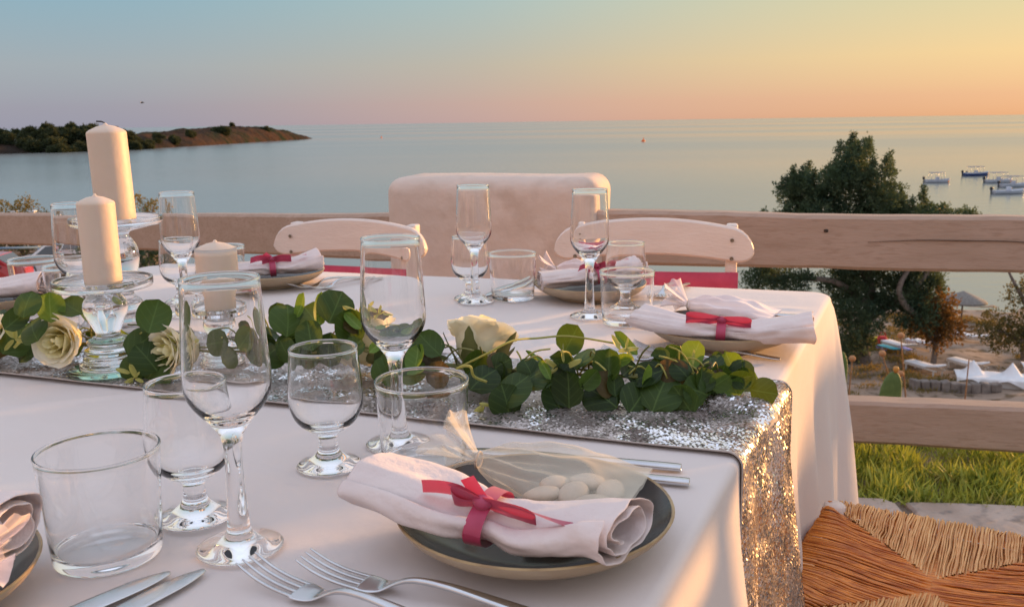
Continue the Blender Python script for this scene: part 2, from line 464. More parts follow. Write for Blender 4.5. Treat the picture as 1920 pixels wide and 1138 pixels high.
M_sea = bpy.data.materials.new('sea_water'); M_sea.use_nodes = True
n = M_sea.node_tree.nodes; l = M_sea.node_tree.links; b = n['Principled BSDF']
b.inputs['Base Color'].default_value = (0.205, 0.235, 0.235, 1); b.inputs['Roughness'].default_value = 0.16; b.inputs['IOR'].default_value = 1.33
tcn = n.new('ShaderNodeTexCoord')
mp = n.new('ShaderNodeMapping'); mp.inputs['Scale'].default_value = (0.25, 0.7, 1); l.new(tcn.outputs['Object'], mp.inputs[0])
t1 = n.new('ShaderNodeTexNoise'); t1.inputs['Scale'].default_value = 1.0; t1.inputs['Detail'].default_value = 6; l.new(mp.outputs[0], t1.inputs['Vector'])
bp = n.new('ShaderNodeBump'); bp.inputs['Strength'].default_value = 0.5; bp.inputs['Distance'].default_value = 0.13; l.new(t1.outputs[0], bp.inputs['Height']); l.new(bp.outputs[0], b.inputs['Normal'])
# long slicks of calmer water
mp2 = n.new('ShaderNodeMapping'); mp2.inputs['Scale'].default_value = (0.0007, 0.0028, 1); l.new(tcn.outputs['Object'], mp2.inputs[0])
t2 = n.new('ShaderNodeTexNoise'); t2.inputs['Scale'].default_value = 1.0; t2.inputs['Detail'].default_value = 3; l.new(mp2.outputs[0], t2.inputs['Vector'])
mr = n.new('ShaderNodeMapRange'); mr.inputs[1].default_value = 0.4; mr.inputs[2].default_value = 0.65; mr.inputs[3].default_value = 0.12; mr.inputs[4].default_value = 0.24; l.new(t2.outputs[0], mr.inputs[0]); l.new(mr.outputs[0], b.inputs['Roughness'])
sv = []; 
ys = [30, 60, 100, 200, 400, 800, 1600, 4000, 12000, 40000, 90000]
for y in ys:
    for x in (-1.6, -.8, 0, .8, 1.6): sv.append((x * max(y, 300), y, -12.0))
tag(part('sea', sv, [(i * 5 + j, i * 5 + j + 1, i * 5 + j + 6, i * 5 + j + 5) for i in range(len(ys) - 1) for j in range(4)], M_sea), kind='structure')


# ------------------------------------------------------------------ foliage
def leaf_cloud(C, D, S, wid=0.3, curl=0.15):
    """one diamond leaf per row: base C, direction D, length S"""
    n_ = len(C); D = D / np.linalg.norm(D, axis=1, keepdims=True)
    r_ = rng.normal(size=(n_, 3)); W = np.cross(D, r_); W /= np.linalg.norm(W, axis=1, keepdims=True) + 1e-9
    U_ = np.cross(W, D); S = S[:, None]
    a = C; t = C + D * S + U_ * S * curl
    m1 = C + D * S * .45 + W * S * wid; m2 = C + D * S * .45 - W * S * wid
    V = np.stack([a, m1, t, m2], 1).reshape(-1, 3)
    F = np.arange(n_ * 4).reshape(-1, 4)
    return V, F


def blob_points(blobs, dens):
    C = []; D = []
    for (x, y, z, r) in blobs:
        k = max(14, int(dens * r ** 2.2))
        d = rng.normal(size=(k, 3)); d /= np.linalg.norm(d, axis=1, keepdims=True)
        rr = r * rng.random((k, 1)) ** 0.42
        rr *= 1 + 0.35 * np.sin(d[:, :1] * 7 + x) * np.cos(d[:, 2:] * 6 + z)
        C.append(np.array([x, y, z]) + d * rr); D.append(d)
    return np.concatenate(C), np.concatenate(D)


def crown(name, blobs, dens, size, mat_, parent, up_=0.5, wid=0.28, sprig=3):
    C, D = blob_points(blobs, dens)
    # clumps: sprays of leaves around each point
    C = np.repeat(C, sprig, 0) + rng.normal(size=(len(C) * sprig, 3)) * size * .5
    D = np.repeat(D, sprig, 0) + rng.normal(size=C.shape) * .6; D[:, 2] += up_
    S = size * (0.6 + 0.9 * rng.random(len(C)))
    V, F = leaf_cloud(C, D, S, wid)
    return part(name, V, F, mat_, parent, smooth=False)


def foliage_mat(name, a, b_, t=0.3):
    M = mat(name, a, b_, rough=0.6, scale=0.9, detail=5, rng_=(0.4, 0.6), spec=0.2)
    return add_translucent(M, t, (b_[0] * 1.8, b_[1] * 1.6, b_[2], 1))


M_juniper = foliage_mat('juniper_foliage', (0.028, 0.062, 0.044, 1), (0.078, 0.120, 0.072, 1))
M_brownleaf = foliage_mat('dry_foliage', (0.11, 0.065, 0.025, 1), (0.18, 0.11, 0.04, 1))
M_olive = foliage_mat('olive_foliage', (0.06, 0.07, 0.03, 1), (0.12, 0.11, 0.045, 1))
M_pine = foliage_mat('pine_foliage', (0.028, 0.045, 0.028, 1), (0.055, 0.068, 0.034, 1))
M_scrub = foliage_mat('scrub', (0.10, 0.10, 0.035, 1), (0.22, 0.17, 0.06, 1))
M_bark = mat('bark', (0.13, 0.11, 0.10, 1), (0.22, 0.19, 0.17, 1), rough=0.9, scale=8, bump=0.5, bscale=20)


def tree(name, label, base, trunks, groups, cat='tree', group=None):
    t = thing(name, label, cat, base, 0, group)
    tv = join(*[sweep(crv(p, 10), [q[3] for q in crv(p, 10)], 8) for p in trunks])
    part('trunk', *tv, M_bark, t)
    for nm, blobs, dens, size, mm, u in groups: crown(nm, blobs, dens, size, mm, t, u)
    return t


bz = float(land(18.6, 45.0))
J = [(-1.57, 10.2, .55), (-1.5, 9.6, .8), (-.75, 9.5, .75), (-2.6, 9.3, .85), (-3.7, 8.9, .5), (-3.6, 8.3, .7), (-4.5, 8.9, .38), (-4.5, 8.3, .4), (-.45, 8.7, 1.1), (-2.0, 8.5, 1.3), (-3.6, 7.6, 1.1), (-4.8, 7.2, .85),
     (.1, 7.8, 1.1), (1.0, 7.9, .6), (1.4, 7.1, .9), (2.4, 7.1, .75), (2.75, 7.35, .28), (2.7, 7.0, .38), (3.4, 6.9, .6), (4.7, 7.1, .28), (4.6, 6.7, .4), (-1.0, 6.4, 1.7), (-3.6, 6.2, 1.3), (1.6, 6.0, 1.5), (-5.0, 6.3, .9), (3.2, 6.2, .8),
     (-5.9, 4.3, .8), (-4.9, 4.4, .8), (-4.1, 4.2, .8), (-1.2, 4.4, 1.3), (0, 4.3, 1.2), (1.6, 4.0, 1.3), (2.7, 4.2, .9), (2.0, 2.7, 1.0), (-.9, 2.5, 1.0), (-1.1, 1.2, .85), (3.0, 2.9, .8), (-1.4, 3.2, 1.0), (.6, 3.0, .7), (-.6, .4, .6)]
jb = [(x - .45, rnd.uniform(-1.3, 1.3), z * 1.0, r * .98) for x, z, r in J]
for q in list(jb):
    for _ in range(3):
        a = rnd.uniform(-.6, math.pi + .6); k = q[3] * rnd.uniform(.85, 1.35)
        jb.append((q[0] + k * math.cos(a), q[1] + rnd.uniform(-.5, .5), q[2] + k * math.sin(a) * 1.15, rnd.uniform(.2, .42)))
for q in [q for q in jb if q[3] < .6 and q[2] > 2.5 and q[0] < 1.6][:60]:
    for k in range(4):
        jb.append((q[0] + rnd.uniform(-.06, .06) + .03 * k, q[1], q[2] + q[3] * .6 + k * .13, .18 - .035 * k))
tree('juniper_tree', 'large dark green juniper tree rising behind the fence rail above the beach', (18.6, 45.0, bz),
     [[(-.6, 0, -.3, .42), (-.7, .2, 1.5, .36), (-.4, .1, 3.2, .3), (-.9, 0, 5.5, .24), (-1.4, 0, 9.8, .06)],
      [(-.5, 0, 2.2, .22), (.8, -.5, 3.4, .18), (1.9, -.8, 4.6, .14), (2.6, -.6, 7.2, .05)],
      [(.9, -1.2, 5.0, .10), (.4, -1.3, 4.0, .14), (.9, -1.2, 3.0, .16), (2.2, -1.0, 2.2, .08)],
      [(-.6, 0, 3.0, .2), (-2.4, -.4, 4.2, .15), (-4.4, -.2, 4.4, .1), (-5.9, 0, 4.6, .04)],
      [(-.7, 0, 4.4, .2), (-2.4, .3, 6.0, .13), (-4.5, 0, 8.7, .04)]],
     [('crown', jb, 1050, .112, M_juniper, .7)], group='trees by the beach')
bz = float(land(21.2, 44.2))
tree('dry_leaved_tree', 'small rust-brown tree with a thin trunk standing among the white sunbeds', (21.2, 44.2, bz),
     [[(0, 0, -.2, .16), (.05, 0, 1.2, .13), (-.1, 0, 3.4, .05)], [(0, 0, 1.0, .09), (.7, .1, 2.0, .06), (1.0, .1, 2.8, .03)], [(0, 0, 1.1, .09), (-.7, .1, 2.0, .06), (-1.2, .1, 2.6, .03)]],
     [('crown', [(0, 0, 2.2, .9), (-.8, .2, 2.0, .75), (.7, -.2, 2.0, .75), (.1, 0, 3.0, .9), (-.6, 0, 2.9, .7), (.1, 0, 1.2, .5)], 520, .15, M_brownleaf, .2)], group='trees by the beach')
bz = float(land(25.6, 43.6))
tree('olive_tree', 'sparse olive-brown tree with bare slanting branches at the right edge of the beach', (25.6, 43.6, bz),
     [[(0, 0, -.2, .22), (-.3, 0, 1.4, .18), (-.2, 0, 2.8, .14), (-1.2, 0, 4.5, .07), (-1.6, 0, 5.4, .03)],
      [(-.2, 0, 2.4, .12), (.4, 0, 3.6, .1), (.9, 0, 4.6, .05)], [(-.3, 0, 1.2, .1), (-1.2, 0, 1.7, .07), (-2.0, 0, 2.0, .03)]],
     [('crown', [(-.9, 0, 3.6, .55), (-.3, 0, 4.2, .45), (-1.9, 0, 2.3, .65), (-1.2, 0, 1.7, .8), (-.5, 0, 2.2, .8), (-2.3, 0, 1.8, .5), (-.4, 0, 1.3, .7), (.4, 0, 3.4, .8), (.5, 0, 2.0, .8), (-1.5, .2, 1.1, .5)], 420, .13, M_olive, .2)], group='trees by the beach')

# ------------------------------------------------------------------ the headland
SP = crv([(-560, 470, 0, 7, 60), (-420, 480, 0, 7, 60), (-320, 520, 0, 7, 45), (-268, 560, 0, 7.0, 38), (-246, 640, 0, 8.6, 34), (-238, 730, 0, 11.6, 34), (-224, 810, 0, 11.6, 28), (-210, 850, 0, 7.5, 20), (-194, 890, 0, 0.8, 6)], 230)
HV = []; nh = 64
for i, q in enumerate(SP):
    a = SP[max(i - 1, 0)]; c = SP[min(i + 1, len(SP) - 1)]
    t = Vector((c[0] - a[0], c[1] - a[1], 0)).normalized(); nn = Vector((t.y, -t.x, 0))
    for j in range(nh):
        u = -1 + 2 * j / (nh - 1)
        prof = max(0, 1 - abs(u) ** 2.6) ** 0.7
        px = q[0] + nn.x * u * q[4]; py = q[1] + nn.y * u * q[4]
        rock = noise.fractal(Vector((px * .05, py * .05, 1.3)), 1, 2, 5)
        ledge = noise.noise(Vector((px * .11, py * .11, 4))) * 1.2
        z = -12.6 + (q[3] + .6) * prof * (1 + .08 * rock) + (ledge * .7 if prof > .15 else 0) * prof + rock * .6 * prof + .9 * prof * noise.noise(Vector((px * .33, py * .33, 2)))
        HV.append((px + rock * 2.0, py + ledge * 1.5, z))
M_rock = mat('headland_rock', (0.030, 0.024, 0.020, 1), (0.072, 0.040, 0.025, 1), rough=0.95, spec=0.05, scale=0.06, bump=1.0, bscale=0.35, detail=9, c3=(0.022, 0.030, 0.016, 1), c3s=0.055)
M_rock.node_tree.nodes['Bump'].inputs['Distance'].default_value = 1.5
tag(part('headland', HV, grid_faces(len(SP), nh), M_rock, smooth=False), kind='structure')


def far_tree(x, y, h, w_, label, scrub=False, z=None):
    t = thing('shrub' if scrub else 'pine_tree', label, 'shrub' if scrub else 'tree', (x, y, z), 0, 'shrubs on the headland' if scrub else 'pines on the headland')
    part('trunk', *sweep([(0, 0, -.6), (.1, 0, h * .3), (0, .1, h * .7)], [h * .035, h * .03, h * .012], 6), M_bark, t)
    bl = []
    for k in range(5 if scrub else 12):
        a = rnd.uniform(0, 6.3); rr = rnd.uniform(0, w_ * .55); zz = rnd.uniform(.2, .85) * h
        bl.append((rr * math.cos(a), rr * math.sin(a), zz, w_ * rnd.uniform(.16, .30)))
    bl.append((0, 0, h * .85, w_ * .22))
    crown('crown', bl, 110 if scrub else 90, w_ * .07, M_pine, t, .3, .4, 2)


def ridge_z(x, y):
    best = min(range(len(HV)), key=lambda i: (HV[i][0] - x) ** 2 + (HV[i][1] - y) ** 2)
    return HV[best][2]


pines = [(-296, 505, 5, 9), (-287, 508, 6, 9), (-279, 512, 5, 9), (-275, 530, 7, 10), (-268, 535, 8.5, 11), (-262, 528, 8, 11), (-258, 545, 9, 12), (-252, 535, 8.5, 12), (-247, 548, 9, 12), (-241, 540, 9, 11), (-236, 552, 9, 11), (-243, 520, 5, 10), (-256, 518, 5, 10), (-230, 560, 8, 10), (-266, 512, 4.5, 10), (-225, 545, 5, 10), (-222, 566, 5, 10), (-303, 520, 6, 10), (-290, 525, 6, 11), (-283, 540, 6, 10), (-248, 510, 4, 10), (-236, 528, 5, 10), (-224, 588, 6.5, 7)]
for k, (x, y, h, w_) in enumerate(pines):
    lab = 'dark green pine in the wooded clump on the headland left of the tall candle'
    if k == len(pines) - 1: lab = 'round dark pine on the headland just right of the tall candle'
    far_tree(x, y, h, w_, lab, z=ridge_z(x, y) - .8)
for x, y, h, w_, lab in [(-222, 640, 3.5, 9, 'low round dark shrub on the orange cliff in the middle of the headland'), (-228, 760, 3.0, 7, 'small dark shrub on the highest point of the rocky headland'),
                         (-218, 690, 2.0, 12, 'flat dark shrub below the rocky top of the headland'), (-208, 790, 1.8, 10, 'flat dark shrub on the slope near the headland tip'), (-222, 610, 3, 9, 'dark shrub at the foot of the pine right of the tall candle')]:
    far_tree(x, y, h, w_, lab, True, z=ridge_z(x, y) - .6)

# ------------------------------------------------------------------ terrace: paving, grass, fence, pillar
FD = Vector((0.655, -0.115, 0)).normalized()     # fence direction
FN = Vector((FD.y, -FD.x, 0))                     # towards the terrace
M_pave = mat('paving_stone', (0.36, 0.28, 0.23, 1), (0.50, 0.41, 0.35, 1), rough=0.85, scale=7, bump=0.5, bscale=30, c3=(0.22, 0.19, 0.17, 1), c3s=16)
M_joint = mat('paving_joint', (0.16, 0.12, 0.09, 1), (0.22, 0.17, 0.13, 1), rough=0.95, scale=20, bump=0.4)
e0 = Vector((1.005, 2.45, 0))
fl = [e0 + FD * a + FN * b_ for a, b_ in ((-4.5, 0), (4, 0), (4, 5), (-4.5, 5))]
terr = tag(part('terrace_floor', [(p.x, p.y, -.012) for p in fl], [(0, 1, 2, 3)][::-1], M_joint, smooth=False), kind='structure')
a0 = -4.4; rows = []; yy = 0.0
while yy < 3.4:
    hgt = rnd.uniform(.28, .42); xx = -2.2
    while xx < 2.6:
        wd = rnd.uniform(.3, .62)
        g_ = .012
        q = [(xx + g_, yy + g_), (xx + wd - g_, yy + g_), (xx + wd - g_, yy + hgt - g_), (xx + g_, yy + hgt - g_)]
        pts = []
        for k in range(4):
            A = Vector((*q[k], 0)); B = Vector((*q[(k + 1) % 4], 0))
            for f_ in (.06, .35, .65, .94):
                p = A.lerp(B, f_); pts.append(p + Vector((rnd.uniform(-.012, .012), rnd.uniform(-.012, .012), 0)))
        top = [e0 + FD * p.x + FN * p.y for p in pts]; zt = rnd.uniform(-.002, .006); c_ = sum(top, Vector()) / len(top)
        V = [(p.x, p.y, -.02) for p in top] + [(p.x, p.y, zt - .006) for p in top] + [tuple((p + (c_ - p) * .03)[:2]) + (zt,) for p in top]
        k_ = len(top); F = [(i + r_ * k_, (i + 1) % k_ + r_ * k_, (i + 1) % k_ + (r_ + 1) * k_, i + (r_ + 1) * k_) for r_ in (0, 1) for i in range(k_)] + [tuple(range(2 * k_, 3 * k_))]
        part('paving_stone', V, F, M_pave, terr, smooth=False)
        xx += wd
    yy += hgt

# grass between the paving and the slope
M_grass = mat('grass_blades', (0.24, 0.31, 0.045, 1), (0.42, 0.45, 0.075, 1), rough=0.6, scale=4, rng_=(.4, .6), c3=(0.36, 0.31, 0.09, 1), c3s=9)
add_translucent(M_grass, 0.35, (0.40, 0.46, 0.06, 1))
ng = 42000
ga = rng.uniform(-1.2, 1.6, ng); gb = rng.uniform(-.02, .95, ng)
ga = ga + .05 * rng.normal(size=ng)
GC = np.stack([e0.x + FD.x * ga - FN.x * gb, e0.y + FD.y * ga - FN.y * gb, np.full(ng, -.03)], 1)
GC[:, 2] = np.maximum(land(GC[:, 0], GC[:, 1]), -.3) - .005
GD = rng.normal(size=(ng, 3)) * .38; GD[:, 2] = 1
tuft = np.clip(.9 + 1.1 * vnoise(GC[:, 0] * 9, GC[:, 1] * 9), .5, 1.6)
GS = (.03 + .055 * rng.random(ng)) * tuft
V, F = leaf_cloud(GC, GD, GS, .045, .35)
tag(part('grass', V, F, M_grass, smooth=False), 'bright green grass growing along the paving under the fence', 'grass', kind='stuff')


def plank(name, A, B, hgt, thick, mat_, parent, seed, n_=50):
    """a rough-sawn rail from A to B (top centre line), bevelled, its edges wavering"""
    A = Vector(A); B = Vector(B); d = (B - A); ln = d.length; t = d.normalized(); s_ = Vector((t.y, -t.x, 0)).normalized(); u = Vector((0, 0, 1))
    V = []; bv = .010
    sec = [(-.5, -bv), (-.5 + bv / thick, 0), (.5 - bv / thick, 0), (.5, -bv), (.5, -hgt + bv), (.5 - bv / thick, -hgt), (-.5 + bv / thick, -hgt), (-.5, -hgt + bv)]
    for i in range(n_ + 1):
        f_ = i / n_; p = A + d * f_; x = f_ * ln
        wt = .006 * nz(x * 1.7, seed) + .002 * nz(x * 9, seed, 3); wb = .010 * nz(x * 1.6, seed + 9) + .003 * nz(x * 7, seed, 5)
        for (a, zz) in sec:
            k = wt if zz > -hgt * .5 else wb
            w2 = .004 * nz(x * 2.1, seed + 4, a)
            V.append(tuple(p + s_ * (a * thick + w2) + u * (zz + k)))
    F = [(i * 8 + j, i * 8 + (j + 1) % 8, (i + 1) * 8 + (j + 1) % 8, (i + 1) * 8 + j) for i in range(n_) for j in range(8)]
    F += [tuple(range(8))[::-1], tuple(range(n_ * 8, n_ * 8 + 8))]
    return part(name, V, F, mat_, parent, smooth=False)


fence = thing('wooden_fence', 'weathered whitewashed timber rail fence running right from the plaster pillar', 'fence', (0, 0, 0))
pr = lambda x, z: (x, 2.75 - (x - .319) * (.15 / 1.126) + .035, z)
plank('rail', pr(.15, .802), pr(3.2, .752), .162, .075, M_rail, fence, 1.0, 90)
plank('rail', pr(.15, .232), pr(3.2, .19), .140, .082, M_rail, fence, 5.0, 90)
pp = pr(2.35, 0)
part('post', *box(pp[0], pp[1] + .10, .38, .11, .11, .90, .012), M_rail, fence, smooth=False)
# long drying crack in the upper rail: a thin dark split wedge set into its face
M_crack = mat('wood_split', (0.05, 0.03, 0.02, 1), rough=0.9)


def crack(p0, p1, z0, amp, wd, seed, nm='split'):
    V = []; k = 26
    for i in range(k):
        f_ = i / (k - 1); x = p0 + (p1 - p0) * f_
        q = pr(x, 0); zc = z0 + amp * nz(x * 6, seed) + .018 * (f_ - .4) - .02 * (f_ ** 2)
        h_ = wd * math.sin(math.pi * min(max(f_, .02), .98)) * (.6 + .8 * abs(nz(x * 21, seed + 2)))
        for dz, dy in ((h_, -.0405), (0, -.030), (-h_, -.0405)): V.append((q[0], q[1] + dy - .0012 * (dy < -.035), zc + dz))
    part(nm, V, grid_faces(k, 3), M_crack, fence, smooth=False)


crack(1.05, 1.6, .715, .01, .0011, 3.3); crack(1.16, 1.24, .13, .02, .002, 8.1)
part('knot', *box(*(pr(.93, .745)[0], pr(.93, 0)[1] - .0395, .742), .012, .004, .009, .001), M_crack, fence)

fence2 = thing('wooden_fence', 'weathered timber rail fence running left from the plaster pillar past the candles', 'fence', (0, 0, 0))
plank('rail', (-.12, 2.99, .775), (-3.3, 5.26, .60), .162, .075, M_rail, fence2, 12.0, 90)
part('post', *box(-3.22, 5.30, .15, .11, .11, .92, .012), M_rail, fence2, smooth=False)
part('nail_notch', *box(-2.22, 4.455, .592, .018, .012, .05, .003), M_crack, fence2)

pil = thing('plaster_pillar', 'broad whitewashed plaster pillar with rounded top edges behind the table', 'pillar', (-.032, 2.93, 0), math.atan2(-.15, .64))
bm = bmesh.new(); bmesh.ops.create_cube(bm, size=1)
for v in bm.verts: v.co = Vector((v.co.x * .685, v.co.y * .30, v.co.z * 1.1 + .355))
bmesh.ops.bevel(bm, geom=[e for e in bm.edges if max(e.verts[0].co.z, e.verts[1].co.z) > .3], offset=.055, segments=6, profile=.5, affect='EDGES')
bmesh.ops.triangulate(bm, faces=[f for f in bm.faces if len(f.verts) > 4])
bmesh.ops.subdivide_edges(bm, edges=[e for e in bm.edges if e.calc_length() > .2], cuts=10, use_grid_fill=True)
for v in bm.verts:
    k = noise.noise(v.co * 6) * .006 + noise.noise(v.co * 17) * .002; v.co += Vector((k, k, k * .6))
me = bpy.data.meshes.new('pillar'); bm.to_mesh(me); bm.free(); me.materials.append(M_pillar)
me.polygons.foreach_set('use_smooth', [True] * len(me.polygons)); obj('shaft', me, pil)

# ------------------------------------------------------------------ table and tablecloth
T = 0.75
FR, FL, NL_, NR = Vector((.592, 1.662, 0)), Vector((-.845, 2.13, 0)), Vector((-1.484, .70, 0)), Vector((-.070, .218, 0))
corners = [FR, FL, NL_, NR]                       # counter-clockwise seen from above
tb = thing('dining_table', 'large rectangular table hidden under the pale cloth', 'table', (0, 0, 0))
ctr = sum(corners, Vector()) / 4
ins = [ctr + (c - ctr) * .985 for c in corners]
V = [(p.x, p.y, z) for z in (T - .035, T - .006) for p in ins]
part('tabletop', V, [(0, 1, 2, 3)[::-1], (4, 5, 6, 7)] + [(i, (i + 1) % 4, (i + 1) % 4 + 4, i + 4) for i in range(4)], M_wood, tb, smooth=False)
for c in corners:
    p = ctr + (c - ctr) * .9; part('leg', *box(p.x, p.y, (T - .035) / 2, .06, .06, T - .035, .004), M_wood, tb, smooth=False)


def perimeter(rc=.035, step=.009):
    out = []
    for i in range(4):
        c = corners[i]; a = (corners[i - 1] - c).normalized(); b_ = (corners[(i + 1) % 4] - c).normalized()
        half = a.angle(b_) / 2; dd = rc / math.tan(half); cen = c + (a + b_).normalized() * (rc / math.sin(half))
        s0 = c + a * dd; s1 = c + b_ * dd
        v0 = s0 - cen; v1 = s1 - cen; ang = v0.angle(v1); sg = 1 if v0.cross(v1).z > 0 else -1
        for k in range(15):
            f_ = k / 14; nrm = (Matrix.Rotation(sg * ang * f_, 3, 'Z') @ v0).normalized()
            out.append((cen + nrm * rc, nrm, math.sin(math.pi * f_) * .6 + .4))
        nx = corners[(i + 1) % 4]; a2 = (c - nx).normalized(); b2 = (corners[(i + 2) % 4] - nx).normalized()
        h2 = a2.angle(b2) / 2; e1 = nx + a2 * (rc / math.tan(h2)); nn = (s1 - cen).normalized(); ln = (e1 - s1).length; k_ = int(ln / step)
        for k in range(1, k_):
            f_ = k / k_; dc = min(f_, 1 - f_) * ln
            out.append((s1.lerp(e1, f_), nn, .4 * math.exp(-(dc / .07) ** 2)))
    return out


per = perimeter(); npr = len(per); re = .010
cx, cyy = ctr.x, ctr.y


def top_wave(x, y):
    """soft waves and the pressed fold lines of the cloth, in metres"""
    wv = .0040 * vnoise(x * 5 + 3, y * 9) + .0018 * vnoise(x * 13, y * 22 + 5)
    for (ax, ay, bx_, by_, am, wd) in ((-.75, .93, -.42, 1.10, .0030, .006), (-.62, .72, .05, .90, .0016, .010), (-.5, .52, .1, .75, .0014, .012), (.1, 1.62, .58, 1.50, .0022, .008), (-.1, 1.72, .5, 1.58, .0018, .007), (-.15, 1.45, .3, 1.36, .0014, .01)):
        dx, dy = bx_ - ax, by_ - ay; ln = math.hypot(dx, dy)
        u = ((x - ax) * dx + (y - ay) * dy) / ln / ln; d = ((x - ax) * dy - (y - ay) * dx) / ln + .008 * np.sin(u * 5)
        wv = wv + am * np.exp(-(d / wd) ** 2) * np.clip(np.minimum(u, 1 - u) * 5, 0, 1)
    return wv


ring = []
pp_ = np.array([(p.x, p.y) for p, _, _ in per]); pn = np.array([(q.x, q.y) for _, q, _ in per]); pc = np.array([k for _, _, k in per])
arc = np.concatenate([[0], np.cumsum(np.linalg.norm(np.diff(pp_, axis=0), axis=1))])
for k in list(np.linspace(0.01, .97, 90)) + [.985]:
    xy = np.array([cx, cyy]) + (pp_ - [cx, cyy]) * k
    ring.append(np.column_stack([xy, T + top_wave(xy[:, 0], xy[:, 1]) * min(1, (1 - k) * 14 + .25)]))
for a in np.linspace(0, math.pi / 2, 7):
    xy = pp_ + pn * (re * math.sin(a) - .002)
    ring.append(np.column_stack([xy, np.full(npr, T - re * (1 - math.cos(a)))]))
fold = .5 + .5 * np.sin(arc * 21 + 3 * np.sin(arc * 4.3))
fold = fold ** 1.6 * (.45 + .9 * (vnoise(arc * 2.2, arc * 0 + 3) + .5))
for t in np.linspace(.015, .68, 34):
    g = (t / .68) ** .8
    out = re - .002 + .010 * g + .040 * fold * g * np.clip(t * 4, 0, 1) + pc * .10 * g ** .8
    xy = pp_ + pn * out[:, None]
    ring.append(np.column_stack([xy, np.full(npr, T - re - t) + .004 * np.sin(arc * 9)]))
CV = np.concatenate([np.array([[cx, cyy, T]])] + ring); nr_ = len(ring)
idx = 1 + np.arange(nr_ * npr).reshape(nr_, npr)
F = np.stack([idx[:-1], np.roll(idx[:-1], -1, 1), np.roll(idx[1:], -1, 1), idx[1:]], -1).reshape(-1, 4)[:, ::-1]
tc_ = part('tablecloth', CV, F, M_cloth)
tag(tc_, 'pale pink-white cotton cloth draped over the large dining table', 'tablecloth')

# ------------------------------------------------------------------ sequin runner
RA = np.array([.2055, .8290]); RW = np.array([.121, .242]); RE = np.array([-.937, .349])   # near corner at table edge, across, towards the left
RN = np.array([.9117, -.4108])


def runner(u, v):
    """u metres from the table's right edge (positive: on the table, negative: hanging), v 0..1 across"""
    u = np.asarray(u, float); v = np.asarray(v, float)
    on = np.maximum(u, 0)
    xy = RA + RW * v[..., None] + RE * on[..., None]
    z = T + .0045 + .0015 * vnoise(u * 14, v * 6)
    # a soft pleat running in from the edge
    pl = np.exp(-((v - .55 - .12 * np.sin(u * 9)) / .085) ** 2) * np.exp(-((u - .02) / .12) ** 2)
    z = z + .010 * pl * (u > -.02)
    h = np.maximum(-u, 0)
    re2 = re + .005; ang = np.minimum(h / re2, math.pi / 2); rest = np.maximum(h - re2 * math.pi / 2, 0)
    g = np.clip(rest / .35, 0, 1)
    pleat = .012 * np.sin(v * 17 + .8) * g + .010 * np.sin(v * 7 + 2) * g + .012 * np.exp(-((v - .55) / .09) ** 2) * np.clip(h / .05, 0, 1)
    pleat = pleat * np.clip(np.minimum(v, 1 - v) * 7, 0, 1)
    outw = re2 * np.sin(ang) + np.where(h > 0, pleat + .004 * g + .024 * g * np.clip(np.minimum(v, 1 - v) * 5, 0, 1), 0)
    xy = xy + RN * outw[..., None]
    z = z - re2 * (1 - np.cos(ang)) - rest
    return np.concatenate([xy, z[..., None]], -1)


nu, nv = 190, 34
uu = np.concatenate([np.linspace(-.66, -.04, 60), np.linspace(-.038, .03, 30), np.linspace(.035, 1.60, 100)])
UU, VV = np.meshgrid(uu, np.linspace(0, 1, nv), indexing='ij')
run = thing('table_runner', 'silver sequin runner laid along the table and hanging over its right end', 'table runner')
part('backing', runner(UU, VV), np.array(grid_faces(nu, nv)), M_silverback, run)
# individual sequins: hexagonal spangles, each tilted its own way
pit = .0028
su = np.arange(-.66, 1.60, pit * .9); sv_ = np.arange(0.0, 1.0, pit / .27)
SU, SV = np.meshgrid(su, sv_, indexing='ij')
SV = SV + (np.arange(len(su)) % 2)[:, None] * pit / .54
SU = SU + rng.normal(size=SU.shape) * .0005; SV = SV + rng.normal(size=SV.shape) * .0018
SU = SU.ravel(); SV = np.clip(SV.ravel(), .004, .996)
keep = rng.random(len(SU)) < .93; SU, SV = SU[keep], SV[keep]
P0 = runner(SU, SV); du = runner(SU + .002, SV) - P0; dv = runner(SU, SV + .008) - P0
Nn = np.cross(du, dv); Nn /= np.linalg.norm(Nn, axis=1, keepdims=True); Nn[Nn[:, 2] < -.3] *= -1
hang = SU < -.02
Nn = np.where((hang & ((Nn[:, :2] @ RN) < 0))[:, None], -Nn, Nn)
tl = rng.normal(size=P0.shape) * .13
wav = np.stack([vnoise(P0[:, 0] * 40, P0[:, 1] * 40), vnoise(P0[:, 0] * 40 + 50, P0[:, 1] * 40 + P0[:, 2] * 60), vnoise(P0[:, 2] * 50, P0[:, 1] * 40 + 9)], 1) * .45
N2 = Nn + tl + wav; N2 /= np.linalg.norm(N2, axis=1, keepdims=True)
A_ = np.cross(N2, np.array([.3, .2, .93]) + rng.normal(size=P0.shape) * .2); A_ /= np.linalg.norm(A_, axis=1, keepdims=True); B_ = np.cross(N2, A_)
P0 = P0 + Nn * .0012
rad = .00158
vs_ = [P0 + N2 * .0002]
for k in range(6):
    a = k * math.pi / 3; vs_.append(P0 + (A_ * math.cos(a) + B_ * math.sin(a)) * rad)
mask = vnoise(P0[:, 0] * 34, P0[:, 1] * 34 + P0[:, 2] * 20) + vnoise(P0[:, 0] * 90 + 7, P0[:, 1] * 90) * .8 + rng.normal(size=len(P0)) * .16 + .30 * np.exp(-((SU - .02) / .10) ** 2)  # where the painted glints cluster, most of them at the table edge
hexv = np.stack(vs_[1:], 1)
